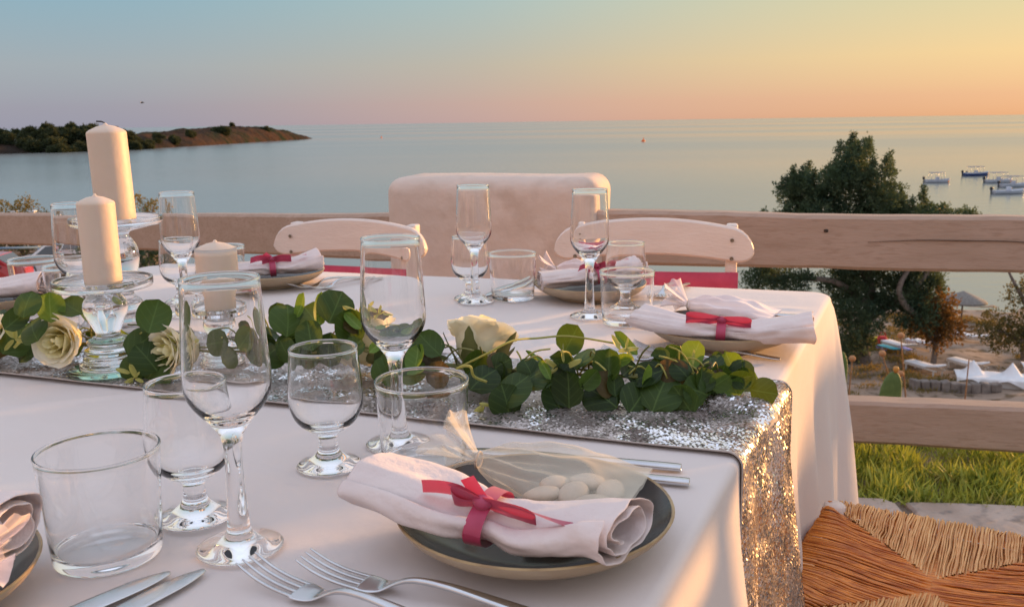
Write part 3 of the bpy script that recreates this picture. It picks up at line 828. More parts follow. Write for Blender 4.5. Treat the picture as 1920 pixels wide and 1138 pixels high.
for nm, pick, mt in (('dim_sequins', mask <= .22, M_sequin2), ('glint_sequins', mask > .22, M_sequin)):
    hv = hexv[pick].reshape(-1, 3); bi = np.arange(int(pick.sum()))[:, None] * 6
    sq = part(nm, hv, np.concatenate([bi + np.array([[0, 1, 2, 3]]), bi + np.array([[0, 3, 4, 5]])]), mt, run, smooth=False); sq['kind'] = 'stuff'
part('hem', *join(sweep([tuple(p) for p in runner(uu, np.zeros(nu)) + [0, 0, .0008]], .0009, 6), sweep([tuple(p) for p in runner(uu, np.ones(nu)) + [0, 0, .0008]], .0009, 6)), M_silverback, run)


# ------------------------------------------------------------------ glassware
def glass_prof(outer, inner): return smooth_prof(outer, 3) + smooth_prof(inner, 3)


def bead(r, z, q):
    """fire-polished lip: a small half ring"""
    return [(r + q * math.cos(a), z + q * math.sin(a)) for a in np.linspace(-.5, math.pi + .5, 11)]


FLUTE = mesh('flute', *lathe(smooth_prof([(0, .0008), (.020, .0004), (.0315, .0010), (.0320, .0024), (.0275, .0045), (.0175, .0075), (.0110, .0115), (.0088, .018), (.0078, .030), (.0070, .050), (.0064, .068), (.0068, .082), (.0092, .0925), (.0165, .1030), (.0250, .1130), (.0303, .1225), (.0320, .1330), (.0315, .1500), (.0298, .1820), (.0284, .2080)], 3) + bead(.0278, .2100, .0011) +
                               smooth_prof([(.0272, .2080), (.0287, .1820), (.0304, .1500), (.0308, .1340), (.0291, .1245), (.0236, .1155), (.0146, .1070), (.006, .1030), (0, .1020)], 3), 56), M_glass)
WINE = mesh('wine', *lathe(smooth_prof([(0, .0008), (.020, .0005), (.0295, .0010), (.0302, .0024), (.0270, .0050), (.0190, .0080), (.0125, .0125), (.0096, .018), (.0088, .024), (.0092, .030), (.0122, .0345), (.0200, .0390), (.0285, .0470), (.0333, .0580), (.0346, .0700), (.0340, .0850), (.0322, .1050), (.0316, .1130)], 3) + bead(.0309, .1154, .0011) +
                              smooth_prof([(.0302, .1130), (.0310, .1040), (.0328, .0850), (.0334, .0710), (.0321, .0600), (.0272, .0498), (.018, .0428), (.008, .0402), (0, .0397)], 3), 56), M_glass)
TUMB = mesh('tumbler', *lathe(smooth_prof([(0, .0012), (.025, .0008), (.0365, .0012), (.0385, .0035), (.0392, .010), (.0405, .030), (.0422, .060), (.0436, .0825)], 3) + bead(.0429, .0847, .0012) +
                              smooth_prof([(.0422, .0825), (.0408, .060), (.0391, .030), (.0376, .014), (.0345, .0098), (.020, .0085), (0, .0082)], 3), 64), M_glass)
ZT = T + .0018


def put(name, me, x, y, label, cat, group, z=ZT, rz=None, tilt=(0, 0), sc=1.0):
    o = obj(name, me, None, (x, y, z), (tilt[0], tilt[1], rnd.uniform(0, 6) if rz is None else rz), sc)
    return tag(o, label, cat, group)


for x, y, lb in [(-.212, .649, 'tall champagne flute nearest the camera, in front of the tumbler and forks'),
                 (-.117, .873, 'champagne flute in the middle, standing at the front edge of the sequin runner'),
                 (-.066, 1.610, 'champagne flute before the broad plaster pillar, beside a wine glass and tumbler'),
                 (.128, 1.469, 'champagne flute at the right, in front of the right-hand chair back'),
                 (-.562, 1.534, 'champagne flute at the back left, right of the tall candle on its stand'),
                 (-.644, 1.335, 'champagne flute at the far left, partly hidden behind the candle on the front stand')]:
    put('champagne_flute', FLUTE, x, y, lb, 'flute', 'champagne flutes')
for x, y, lb in [(-.265, .706, 'short-stemmed wine glass standing behind the nearest flute'),
                 (-.176, .817, 'short-stemmed wine glass at the front of the garland, left of the middle tumbler'),
                 (-.076, 1.640, 'short-stemmed wine glass just behind the flute before the plaster pillar'),
                 (.194, 1.525, 'short-stemmed wine glass at the right seen through the tumbler'),
                 (-.609, 1.645, 'short-stemmed wine glass behind the flute at the back left')]:
    put('wine_glass', WINE, x, y, lb, 'wine glass', 'short-stemmed wine glasses')
for x, y, lb in [(-.309, .639, 'large empty tumbler in the left foreground beside two knives'),
                 (-.085, .812, 'empty tumbler in the middle, behind the left end of the near napkin'),
                 (.002, 1.635, 'small empty tumbler before the plaster pillar with knives seen through it'),
                 (.183, 1.417, 'empty tumbler at the right, left of the plate with the red bow'),
                 (-.877, 1.649, 'empty tumbler at the left edge in front of the red car'),
                 (-.769, 1.560, 'tumbler at the left half hidden behind the front candle stand'),
                 (-.575, 1.790, 'tumbler at the back left half hidden by the low candle')]:
    put('tumbler', TUMB, x, y, lb, 'tumbler', 'glass tumblers')


def stand_prof(h, rd):
    k = h / .125
    q = [(0, 0), (.030, 0), (.0375, .001), (.0380, .007), (.0335, .0105), (.0330, .0150), (.0280, .0180), (.0300, .0230), (.0300, .0270), (.0235, .0305), (.0262, .0345), (.0265, .0390), (.0180, .0440), (.0150, .0490), (.0195, .0600), (.0255, .0740), (.0278, .0850), (.0260, .0940), (.0205, .1010), (.0160, .1055), (.0180, .1095), (.030, .1120)]
    q = [(r, z * k) for r, z in q]
    return smooth_prof(q, 3) + [(rd - .004, h - .0125), (rd - .001, h - .0115), (rd, h - .009), (rd, h - .001), (rd - .001, h), (rd - .003, h), (rd - .004, h - .001), (rd - .004, h - .0060), (rd - .006, h - .007), (0, h - .007)]


def candle_stand(x, y, h, rd, label):
    me = mesh('candlestick', *lathe(stand_prof(h, rd), 56), M_glass)
    put('candle_stand', me, x, y, label, 'candle stand', 'glass candle stands', z=ZT + .004 if h < .13 and h > .1 else ZT + .003)


def candle(x, y, z, r, h, label, wick=True, tilt=(0, 0)):
    t = thing('pillar_candle', label, 'candle', (x, y, z)); t.rotation_euler = (tilt[0], tilt[1], 0); t['group'] = 'pillar candles'
    part('wax', *lathe([(0, 0), (r * .97, 0), (r, .0015)] + [(r * (1 + .004 * nz(k * .7, x * 9)), h * k / 10) for k in range(1, 10)] + [(r, h - r * .46), (r * .965, h - r * .38), (r * .8, h - r * .27), (r * .45, h - r * .11), (r * .12, h - .001), (r * .06, h + .0015), (0, h + .002)], 48), M_wax, t)
    if wick: part('wick', *sweep([(0, 0, h - .004), (-.001, 0, h + .002), (-.006, .001, h + .004), (-.013, .001, h + .0045)], .0011, 6), M_wick, t)


put('glass_coaster', mesh('coaster', *lathe([(0, 0), (.049, 0), (.050, .001), (.050, .003), (.049, .004), (0, .004)], 48), M_gglass), -.532, 1.155, 'round green-edged glass coaster under the front candle stand', 'coaster', None, z=T + .0075)
candle_stand(-.528, 1.155, .118, .061, 'short glass candle stand with a wide dish in the garland at the left')
bpy.data.objects['candle_stand'].location.z = T + .0122
candle_stand(-.592, 1.360, .188, .066, 'tall turned glass candle stand behind the short one')
bpy.data.objects['candle_stand.001'].location.z = ZT
candle_stand(-.392, 1.180, .085, .052, 'low glass candle stand hidden in the garland behind the nearest flute')
bpy.data.objects['candle_stand.002'].location.z = T + .006
candle(-.526, 1.153, T + .0122 + .1115, .0228, .113, 'slim cream candle on the front dish of the short glass stand', False)
candle(-.592, 1.362, ZT + .1815, .0278, .142, 'tallest cream candle with a dark wick on the tall glass stand', True, (0, -.02))
candle(-.388, 1.182, T + .0845, .0268, .088, 'short cream candle with a pointed top behind the nearest flute', False)

# ------------------------------------------------------------------ plates
PL_IN = lathe(smooth_prof([(0, .0075), (.05, .0078), (.072, .0105), (.092, .0175), (.105, .0250), (.1108, .0292)], 4), 72)
PL_RIM = lathe([(.1108, .0292), (.1118, .0300), (.1130, .0298), (.1134, .0288)], 72)
PL_OUT = lathe(smooth_prof([(.1134, .0288), (.108, .0215), (.094, .0125), (.075, .0060), (.068, .0040), (.066, .0005), (.062, .0005), (.060, .0035), (0, .0040)], 3), 72)
PLm = [mesh('glaze', *PL_IN, M_glaze), mesh('rim', *PL_RIM, M_rim), mesh('body', *PL_OUT, M_stoneware)]
PLATES = [(.015, .657, 'dark glazed stoneware plate in the foreground holding a bow-tied napkin'),
          (.303, 1.272, 'dark glazed stoneware plate at the right end of the table beyond the runner'),
          (-.489, 1.823, 'stoneware plate on the far side before the left chair'),
          (.147, 1.640, 'stoneware plate on the far side before the right chair, behind the flute'),
          (-.432, .552, 'stoneware plate cut by the lower left corner of the picture'),
          (-.935, 1.600, 'stoneware plate at the left edge, behind the tumbler')]
for x, y, lb in PLATES:
    t = thing('plate', lb, 'plate', (x, y, ZT), 0, 'stoneware plates')
    obj('body', PLm[2], t); obj('well', PLm[0], t); obj('rim', PLm[1], t); t.scale = (.945, .945, 1)


# ------------------------------------------------------------------ rolled napkins with ribbon bows
def ribbon_strip(P, width, nrm):
    """flat ribbon along P; nrm: list of across directions"""
    V = []
    for p, a in zip(P, nrm):
        a = Vector(a).normalized() * width / 2
        V += [tuple(Vector(p) + a), tuple(Vector(p) + a * .0), tuple(Vector(p) - a)]
    return V, grid_faces(len(P), 3)


def napkin(label, P, wid, hgt, seed, bow_at=.42, bow=1.0, flare=(1.0, 1.0), group='napkins tied with red bows', rl=.0, tail=True):
    """P: axis points; wid/hgt: half sizes of the roll. Rolled sheet: a spiral section swept along the axis"""
    t = thing('rolled_napkin', label, 'napkin', (0, 0, 0), 0, group)
    ns_ = 46; na = 74; ax = crv(P, ns_); V = []
    rot0 = {}
    for i in range(ns_):
        f_ = i / (ns_ - 1); p = Vector(ax[i]); d = Vector(ax[min(i + 1, ns_ - 1)] - ax[max(i - 1, 0)]).normalized()
        sd_ = d.cross(Vector((0, 0, 1))).normalized(); u_ = sd_.cross(d)
        pinch = 1 - .30 * math.exp(-((f_ - bow_at) / .07) ** 2)
        fl_ = flare[0] * max(0, 1 - f_ / .35) ** 1.2 + flare[1] * max(0, (f_ - .62) / .38) ** 1.2
        for k in range(na):
            g = k / (na - 1); th = -1.9 + g * 2 * math.pi * 2.35 + rl + .35 * (f_ - .5); rr = .42 + .58 * g ** .8
            c, s_ = math.cos(th), math.sin(th)
            wr = 1 + .15 * nz(f_ * 3.2 + seed, c * 1.1, s_ * 1.1 + g) + .07 * nz(f_ * 9 + seed, c * 2.2, s_ * 2.2)
            ds = abs(f_ - bow_at); rid = 1 - 2 * abs(nz(c * 1.9 + f_ * 2.0 + seed, s_ * 1.9 - f_ * 1.5, seed * .3 + g * .3))
            crease = .0030 * math.exp(-((ds - .08) / .05) ** 2) * math.sin(7 * th + seed + 9 * f_) + .0058 * (rid - .45) * min(1, ds * 5) * (.5 + .5 * g)
            a = wid * rr * pinch * (1 + .22 * fl_) * wr + crease
            h_ = hgt * rr * (1 - .25 * (1 - pinch)) * (1 + .45 * fl_ * rr) * wr + crease
            end = (f_ - .5) * .010 * nz(c * 1.5 + seed, s_ * 1.5, g * 4) * (1 if f_ in (0, 1) else 0)
            V.append(tuple(p + sd_ * c * a + u_ * s_ * h_ + d * end))
    o = part('cloth', V, grid_faces(ns_, na), M_napkin, t); solid(o, .0011); subd(o, 1)
    # ribbon round the waist
    i = int(bow_at * (ns_ - 1)); p = Vector(ax[i]); d = Vector(ax[i + 1] - ax[i - 1]).normalized(); sd_ = d.cross(Vector((0, 0, 1))).normalized(); u_ = sd_.cross(d)
    W = .010 * bow
    rp = []; ra = []
    for k in range(41):
        th = 2 * math.pi * k / 40; rr = 1.0
        rp.append(p + sd_ * math.cos(th) * (wid * .79 * rr + .003) + u_ * math.sin(th) * (hgt * 1.02 + .0026)); ra.append(d + .25 * sd_ * math.sin(th))
    part('band', *ribbon_strip(rp, W, ra), M_ribbon, t)
    kn = p + u_ * (hgt * .93 + .0045) + sd_ * wid * .42
    kv = lathe([(0, -1), (.55, -.8), (.9, -.45), (1, 0), (.88, .5), (.5, .85), (0, 1)], 12)
    part('knot', [tuple(kn + d * (v[0] * .0058 * bow * (1 + .25 * math.sin(5 * v[2]))) + sd_ * (v[1] * .0050 * bow) + u_ * (v[2] * .0042 * bow)) for v in kv[0]], kv[1], M_ribbon, t)
    face = (sd_ * .55 + u_ * .80).normalized()          # the ribbon stands half up, its flat side to the front
    low = sd_ * .6 + u_ * -.55

    def strip(nm, fn, n_, wfn):
        V = []
        for k in range(n_):
            q = k / (n_ - 1); c_, a = fn(q); a = Vector(a).normalized() * wfn(q) / 2
            b_ = Vector(a).cross(d) * .12 * math.sin(q * 5 + seed)
            V += [tuple(c_ + a), tuple(c_ + b_), tuple(c_ - a)]
        part(nm, V, grid_faces(n_, 3), M_ribbon, t)
    B = bow
    if tail:
        strip('ribbon_tail', lambda q: (kn + d * (-.034 * B * q) + u_ * (.0035 * math.sin(q * 3.0) + .0015) + sd_ * .004 * q, face + d * (.15 * q)), 14, lambda q: W * (.45 + .85 * min(1, q * 3)))
        strip('ribbon_tail', lambda q: (kn + d * (.056 * B * q) + u_ * (.004 * math.sin(q * 3.1) + .002 * math.sin(q * 6) + .005 * q) + sd_ * (.010 * q + .004 * math.sin(q * 4)), sd_ * (.5 + .4 * math.sin(q * 3)) + u_ * (.85 - .9 * q)), 22, lambda q: W * (.9 - .3 * math.sin(q * 3)))
        strip('ribbon_tail', lambda q: (kn + d * (-.011 * B * q) + u_ * (.010 * B * q) - sd_ * .003 * q, d * .8 + u_ * .5), 8, lambda q: W * .85)
    for sgn, ln, droop in ((1, .031, .004), (-1, .030 if tail else .038, .001)):
        if tail and sgn < 0: ln = .016
        def lp(q, sgn=sgn, ln=ln, droop=droop):
            th = 2 * math.pi * q; e = .5 - .5 * math.cos(th)
            return (kn + d * (sgn * ln * B * e) + u_ * (math.sin(th) * .0055 * B * (.3 + .7 * e) - droop * e) + sd_ * (math.sin(th) * .003 + .003 * e), face * 1.0 + d * (.35 * math.sin(th) * sgn))
        strip('bow_loop', lp, 26, lambda q: W * (.5 + .75 * math.sin(math.pi * q) ** .6))
    return t


z1 = ZT
napkin('rolled pink-white napkin with a red bow on the foreground plate', [(-.112, .660, .806), (-.072, .640, .801), (-.034, .617, .794), (.004, .602, .790), (.034, .594, .792), (.058, .585, .796), (.077, .573, .799)], .037, .0145, 1.7, .42, 1.35, (.30, .75), rl=.4)
napkin('rolled napkin with a red bow, its open end hanging past the right-hand plate', [(.182, 1.272, .797), (.227, 1.236, .792), (.274, 1.208, .789), (.322, 1.198, .788), (.362, 1.190, .792), (.402, 1.178, .797)], .035, .0135, 5.2, .46, 1.25, (.2, 1.5), tail=False)
napkin('folded napkin with a curled red bow on the far plate before the left chair', [(-.560, 1.775, .790), (-.520, 1.782, .792), (-.475, 1.793, .792), (-.430, 1.806, .797), (-.388, 1.822, .806)], .034, .015, 8.4, .5, 1.2, (.2, 1.0))
napkin('rolled napkin lying on the far plate before the right chair', [(.050, 1.612, .790), (.10, 1.618, .792), (.145, 1.630, .794), (.19, 1.648, .800), (.235, 1.665, .808)], .033, .015, 11.3, .55, 1.1, (.2, .9))
napkin('napkin roll on the plate in the lower left corner', [(-.475, .590, .810), (-.425, .584, .813), (-.375, .574, .813), (-.338, .564, .810)], .034, .018, 14.9, .25, .9, (.2, .6), tail=False)
napkin('crumpled napkin on the plate at the left edge of the table', [(-1.02, 1.615, .785), (-.96, 1.60, .790), (-.90, 1.598, .795), (-.84, 1.608, .800)], .040, .018, 18.3, .3, .8, (.2, .8), tail=False)


# ------------------------------------------------------------------ tulle favour bags
def favour_bag(label, neck, end, width, mat_, seed, nalm, ruf=1.0, z0=.772):
    neck = Vector(neck); end = Vector(end); d = (end - neck); ln = d.length; d.normalize(); s_ = d.cross(Vector((0, 0, 1))).normalized(); u_ = s_.cross(d)
    t = thing('favour_bag', label, 'favour bag', (0, 0, 0), 0, 'tulle favour bags')
    V = []; nu_, nv_ = 34, 64
    for i in range(nu_):
        q = i / (nu_ - 1)
        wd = .006 + (width / 2 - .006) * min(1, (q / .45)) ** .75
        ht = .006 + .011 * math.sin(math.pi * min(1, q * .95) ** .8) ** .8; ht *= (1 - .8 * max(0, (q - .72) / .28))
        for k in range(nv_):
            th = 2 * math.pi * k / nv_
            pl = 1 + .30 * (1 - q) ** 1.2 * math.sin(9 * th + seed) * min(1, q * 6) + .22 * nz(q * 3 + seed, math.cos(th) * 1.5, math.sin(th) * 1.5)
            c_, sn = math.cos(th), math.sin(th)
            V.append(tuple(neck + d * q * ln + s_ * c_ * wd * (1 + .05 * nz(q * 5, th + seed)) + u_ * (sn * ht * pl + .003 * nz(q * 7 + seed, c_ * 3, 2) * (q > .1))))
    part('pouch', V, grid_faces(nu_, nv_, True), mat_, t)
    V = []; nu_ = 14
    for i in range(nu_):
        q = i / (nu_ - 1)
        for k in range(nv_):
            th = 2 * math.pi * k / nv_; fl_ = .0055 + .022 * ruf * q ** 1.1
            wv = 1 + .45 * math.sin(5 * th + seed) * q + .25 * math.sin(11 * th + 2 * seed) * q
            V.append(tuple(neck - d * (q * .030 * ruf * (1 + .25 * math.sin(3 * th + seed))) + s_ * math.cos(th) * fl_ * wv + u_ * (math.sin(th) * fl_ * .65 * wv + .016 * ruf * q)))
    part('ruffle', V, grid_faces(nu_, nv_, True), mat_, t)
    part('tie', *sweep([tuple(neck + (s_ * math.cos(a) + u_ * math.sin(a)) * .0068) for a in np.linspace(0, 6.4, 20)], .0012, 6), M_almond, t)
    for k in range(nalm):
        q, c_, up_ = [(.52, .10, 0), (.68, -.06, 0), (.66, .24, .001), (.84, .05, 0), (.80, .34, .001), (.50, .36, 0)][k]
        p = neck + d * q * ln + s_ * c_ * width - u_ * (.004 - up_)
        V, F = lathe([(0, -1), (.5, -.86), (.86, -.5), (1, 0), (.86, .5), (.5, .86), (0, 1)], 16)
        o = part('sugared_almond', [(v[0] * .0162, v[1] * .0112, v[2] * .0066) for v in V], F, M_almond, None, loc=tuple(p), rot=(rnd.uniform(-.2, .2), rnd.uniform(-.2, .2), rnd.uniform(0, 3)))
        tag(o, 'pale sugared almond inside the cream tulle bag on the foreground plate', 'almond', 'almonds in the tulle bag')
    return t


favour_bag('cream tulle favour bag of sugared almonds on the foreground plate', (-.030, .722, .792), (.098, .670, .785), .096, M_tulle, 1.2, 6, 1.0)
favour_bag('pink-white tulle favour bag behind the bow on the right-hand plate', (.270, 1.360, .792), (.385, 1.295, .788), .08, M_tulle2, 4.2, 0, .95)
favour_bag('white tulle favour bag on the far plate behind the right flute', (.085, 1.690, .795), (.185, 1.70, .79), .07, M_tulle2, 6.1, 0, .9)
favour_bag('white tulle favour bag with ruffled top in the lower left corner', (-.345, .523, .800), (-.43, .500, .787), .075, M_tulle2, 7.9, 0, .9)


# ------------------------------------------------------------------ cutlery
def bar(secs):
    """sections: (x, zc, halfwidth, halfthick) along local +X; rounded flat bar"""
    V = []; pr_ = [(-1, -.35), (-.7, -1), (.7, -1), (1, -.35), (1, .35), (.7, 1), (-.7, 1), (-1, .35)]
    for x, z, hw, ht in secs:
        for a, b_ in pr_: V.append((x, a * hw, z + b_ * ht))
    n_ = len(secs); F = [(i * 8 + j, i * 8 + (j + 1) % 8, (i + 1) * 8 + (j + 1) % 8, (i + 1) * 8 + j) for i in range(n_ - 1) for j in range(8)]
    return V, F + [tuple(range(8))[::-1], tuple(range((n_ - 1) * 8, n_ * 8))]


fh = crv([(.048, .0035, .0118, .0011), (.056, .0030, .0116, .0011), (.066, .0035, .0085, .0012), (.076, .0080, .0038, .0016), (.090, .0125, .0029, .0020), (.115, .0125, .0036, .0021), (.150, .0080, .0050, .0021), (.185, .0030, .0062, .0019), (.196, .0022, .0058, .0017), (.1985, .0022, .0040, .0014)], 34)
FORK_H = mesh('fork_handle', *bar(fh), M_steel)
tine = crv([(0, .0165, .0006, .0005), (.006, .0135, .0011, .0008), (.018, .0085, .0013, .0010), (.034, .0048, .0014, .0011), (.052, .0033, .0015, .0010)], 14)
FORK_T = mesh('fork_tine', *bar(tine), M_steel)


def fork(x, y, ang, label, group):
    t = thing('fork', label, 'fork', (x, y, ZT), ang, group)
    subd(obj('handle', FORK_H, t), 1)
    for k in range(4): subd(obj('tine', FORK_T, t, loc=(0, (-1.5 + k) * .0062, 0)), 1)


KN_H = mesh('knife_handle', *bar(crv([(0, .0040, .0045, .0028), (.002, .0040, .0056, .0034), (.030, .0042, .0060, .0034), (.085, .0042, .0048, .0032), (.098, .0042, .0042, .0028)], 18)), M_steel)
KN_B = mesh('knife_blade', *bar(crv([(.097, .0042, .0040, .0020), (.108, .0045, .0085, .0010), (.150, .0042, .0092, .0009), (.185, .0036, .0085, .0008), (.205, .0030, .0040, .0007), (.209, .0028, .0006, .0004)], 22)), M_steel)


def knife(x, y, ang, label, group):
    t = thing('knife', label, 'knife', (x, y, ZT), ang, group)
    subd(obj('handle', KN_H, t), 1); obj('blade', KN_B, t)


ea = math.atan2(-.029, .119)
fork(-.193, .600, ea - .26, 'leftmost steel fork in the foreground, its tines overlapping the foot of the nearest flute', 'forks beside the foreground plate')
fork(-.153, .604, ea - .14, 'steel fork in the foreground between the other fork and the plate', 'forks beside the foreground plate')
fork(.122, 1.205, math.atan2(-.043, .149), 'steel fork right of the runner, the nearer one, half behind leaves', 'forks beside the right-hand plate')
fork(.168, 1.232, math.atan2(-.043, .149), 'steel fork right of the runner, the one closer to the plate', 'forks beside the right-hand plate')
fork(-.432, 1.735, math.atan2(.13, .10), 'steel fork on the far side beside the left plate, touching its rim', 'forks beside the far left plate')
fork(-.402, 1.725, math.atan2(.13, .10), 'steel fork on the far side beside the left plate, the outer one', 'forks beside the far left plate')
fork(.255, 1.575, R(72), 'steel fork on the far side before the right chair, seen past the wine glass', 'forks beside the far right plate')
fork(.285, 1.568, R(72), 'outermost steel fork on the far side before the right chair', 'forks beside the far right plate')
for (x, y, lb, gp) in [(.153, .789, 'steel knife behind the foreground plate, the far one, only its handle clear', 'knives beside the foreground plate'),
                       (.154, .755, 'steel knife behind the foreground plate, the near one, handle out from the rim', 'knives beside the foreground plate'),
                       (.480, 1.425, 'steel knife behind the right-hand plate, its end showing past the napkin', 'knives beside the right-hand plate')]:
    knife(x, y, math.pi + math.atan2(-.055, .19), lb, gp)
for (tx, ty, bx_, by_, lb) in [(-.250, .606, -.300, .540, 'steel table knife at the bottom left, the blade nearer the tumbler'), (-.226, .609, -.270, .535, 'steel table knife at the bottom left, the blade nearer the fork')]:
    a = math.atan2(ty - by_, tx - bx_); knife(tx - .209 * math.cos(a), ty - .209 * math.sin(a), a, lb, 'knives in the lower left')
for dx, lb in ((0, 'left one of two knives seen through the tumbler before the pillar'), (.028, 'right one of two knives seen through the tumbler before the pillar')):
    knife(.045 + dx, 1.84, math.atan2(-.14, -.07), lb, 'knives on the far side')


# ------------------------------------------------------------------ garland
def leaf_mesh(name, w_, cup, fold_, mt):
    V = []; nu_, nv_ = 9, 7
    for i in range(nu_):
        q = i / (nu_ - 1); half = w_ * math.sqrt(max(0, 1 - (2 * q - 1) ** 2)) ** .85 + .002
        if q > .8: half *= 1 - .25 * ((q - .8) / .2) ** 2
        for j in range(nv_):
            a = -1 + 2 * j / (nv_ - 1); x = a * half
            V.append((x, q, cup * (x * x * 1.6 + (q - .4) ** 2 * .9) + fold_ * abs(x) + .02 * math.sin(q * 5 + a * 3)))
    return mesh(name, V, [f[::-1] for f in grid_faces(nu_, nv_)], mt)


LEAVES = [leaf_mesh('leaf_round', .46, .25, .10, M_leaf), leaf_mesh('leaf_wide', .52, -.3, .15, M_leaf), leaf_mesh('leaf_oval', .38, .35, .2, M_leaf), leaf_mesh('leaf_folded', .40, .2, .8, M_leaf), leaf_mesh('leaf_pale', .44, .3, .15, M_leaf_pale), leaf_mesh('leaf_slim', .20, .5, .5, M_leaf_pale), leaf_mesh('leaf_brown', .45, -.35, .2, M_leaf_brown)]
gar = thing('eucalyptus_garland', 'artificial eucalyptus garland with round dark green leaves lying along the runner', 'garland')
SPINE = [(-.86, 1.30, .775), (-.728, 1.250, .780), (-.60, 1.195, .785), (-.50, 1.165, .79), (-.40, 1.135, .785), (-.30, 1.125, .79), (-.215, 1.10, .80), (-.13, 1.07, .785), (-.06, 1.07, .78), (.02, 1.02, .785), (.09, 1.00, .785), (.16, .995, .785), (.23, 1.005, .778), (.275, 1.01, .770)]
sp_ = crv(SPINE, 90)
part('stem', *join(sweep(sp_, .0020, 6), sweep([q + np.array([.01 * math.sin(i * .5), .012 * math.cos(i * .4), .006 * math.sin(i * .3)]) for i, q in enumerate(sp_)], .0016, 6)), M_stem, gar)


def leaf(pos, size, face, kind, roll=None, stalk=True):
    """pos: leaf middle; face: the way its upper side looks"""
    z_ = Vector(face).normalized(); r0 = Vector((rnd.uniform(-1, 1), rnd.uniform(-.4, .4), rnd.uniform(-.2, 1)))
    if roll is not None: r0 = Vector((math.sin(roll), 0.15, math.cos(roll)))
    y_ = (r0 - z_ * r0.dot(z_)).normalized(); x_ = y_.cross(z_)
    M = Matrix(((x_.x, y_.x, z_.x, 0), (x_.y, y_.y, z_.y, 0), (x_.z, y_.z, z_.z, 0), (0, 0, 0, 1)))
    base = Vector(pos) - y_ * size * .5
    o = obj('leaf', LEAVES[kind], gar); o.matrix_local = Matrix.Translation(base) @ M @ Matrix.Diagonal((size, size, size, 1))
    return base


KEY = [(.073, 1.090, .806, .052, 0), (.19, 1.031, .794, .046, 2), (.214, 1.042, .794, .050, 4), (.255, 1.022, .787, .042, 4), (.108, .985, .800, .046, 3), (.029, .993, .79, .052, 1), (-.001, .975, .778, .056, 1), (.062, .972, .777, .052, 0), (.098, .968, .770, .055, 1), (.163, .968, .774, .060, 1), (.131, .998, .79, .044, 0), (.209, .990, .770, .046, 2),
       (-.035, 1.005, .782, .050, 1), (.188, .962, .766, .045, 0), (-.008, .962, .768, .048, 1), (-.045, 1.044, .79, .046, 0), (.272, 1.010, .777, .050, 5), (.136, 1.075, .802, .044, 5), (.046, .975, .766, .045, 0), (.139, .966, .766, .05, 1), (.235, 1.0, .775, .045, 2),
       (-.217, 1.096, .850, .050, 1), (-.251, 1.113, .834, .046, 0), (-.278, 1.099, .834, .050, 1), (-.297, 1.130, .836, .034, 0), (-.198, 1.085, .826, .052, 3), (-.272, 1.10, .80, .054, 1), (-.304, 1.10, .79, .050, 1), (-.225, 1.08, .800, .05, 1), (-.099, 1.046, .812, .048, 0), (-.112, 1.03, .80, .040, 4), (-.15, 1.045, .78, .046, 1), (-.121, 1.032, .782, .044, 0), (-.24, 1.10, .845, .05, 5), (-.262, 1.11, .85, .046, 5),
       (-.617, 1.132, .852, .046, 1), (-.600, 1.155, .842, .044, 4), (-.578, 1.17, .838, .048, 0), (-.637, 1.139, .83, .046, 2), (-.62, 1.145, .815, .050, 1), (-.664, 1.18, .795, .055, 1), (-.65, 1.185, .782, .052, 1), (-.485, 1.150, .835, .048, 1), (-.500, 1.155, .815, .052, 1), (-.455, 1.126, .834, .052, 0), (-.474, 1.126, .80, .055, 1), (-.491, 1.130, .785, .05, 0), (-.462, 1.11, .785, .054, 1), (-.456, 1.115, .768, .05, 1), (-.483, 1.120, .768, .046, 1), (-.51, 1.15, .845, .04, 4)]
for (x, y, z, s_, k) in KEY:
    if math.hypot(x + .528, y - 1.155) < .045: continue
    leaf((x, y, z), s_ * rnd.uniform(.78, .92), (rnd.uniform(-.6, .6), rnd.uniform(-1.1, -.35), rnd.uniform(.0, .8)), k, rnd.uniform(-.9, .9))
for i in range(165):
    f_ = rnd.random(); q = sp_[int(f_ * 89)]
    a = rnd.uniform(-.3, math.pi + .3); rr = rnd.uniform(.010, .046)
    x = q[0] + rnd.uniform(-.012, .012); y = q[1] - rr * math.cos(a) * 1.0; z = max(q[2] - .004 + rr * math.sin(a) * (1.0 if q[0] < -.15 else .55), T + rnd.uniform(.014, .034))
    if abs(x + .035) < .06 and y > 1.04: continue
    if math.hypot(x + .531, y - 1.155) < .055 or math.hypot(x + .392, y - 1.18) < .055: continue
    if math.hypot(x + .597, y - 1.150) < .066 and y < 1.2: continue
    if math.hypot(x + .437, y - 1.12) < .05 or math.hypot(x + .70, y - 1.17) < .05: continue
    k = rnd.choice([0, 0, 1, 1, 1, 2, 2, 3, 4, 5, 6, 6])
    leaf((x, y, z), rnd.uniform(.024, .041), (rnd.uniform(-.8, .8), -math.cos(a) * .6 - rnd.uniform(.1, .9), math.sin(a) * .5 + rnd.uniform(-.1, .7)), k)
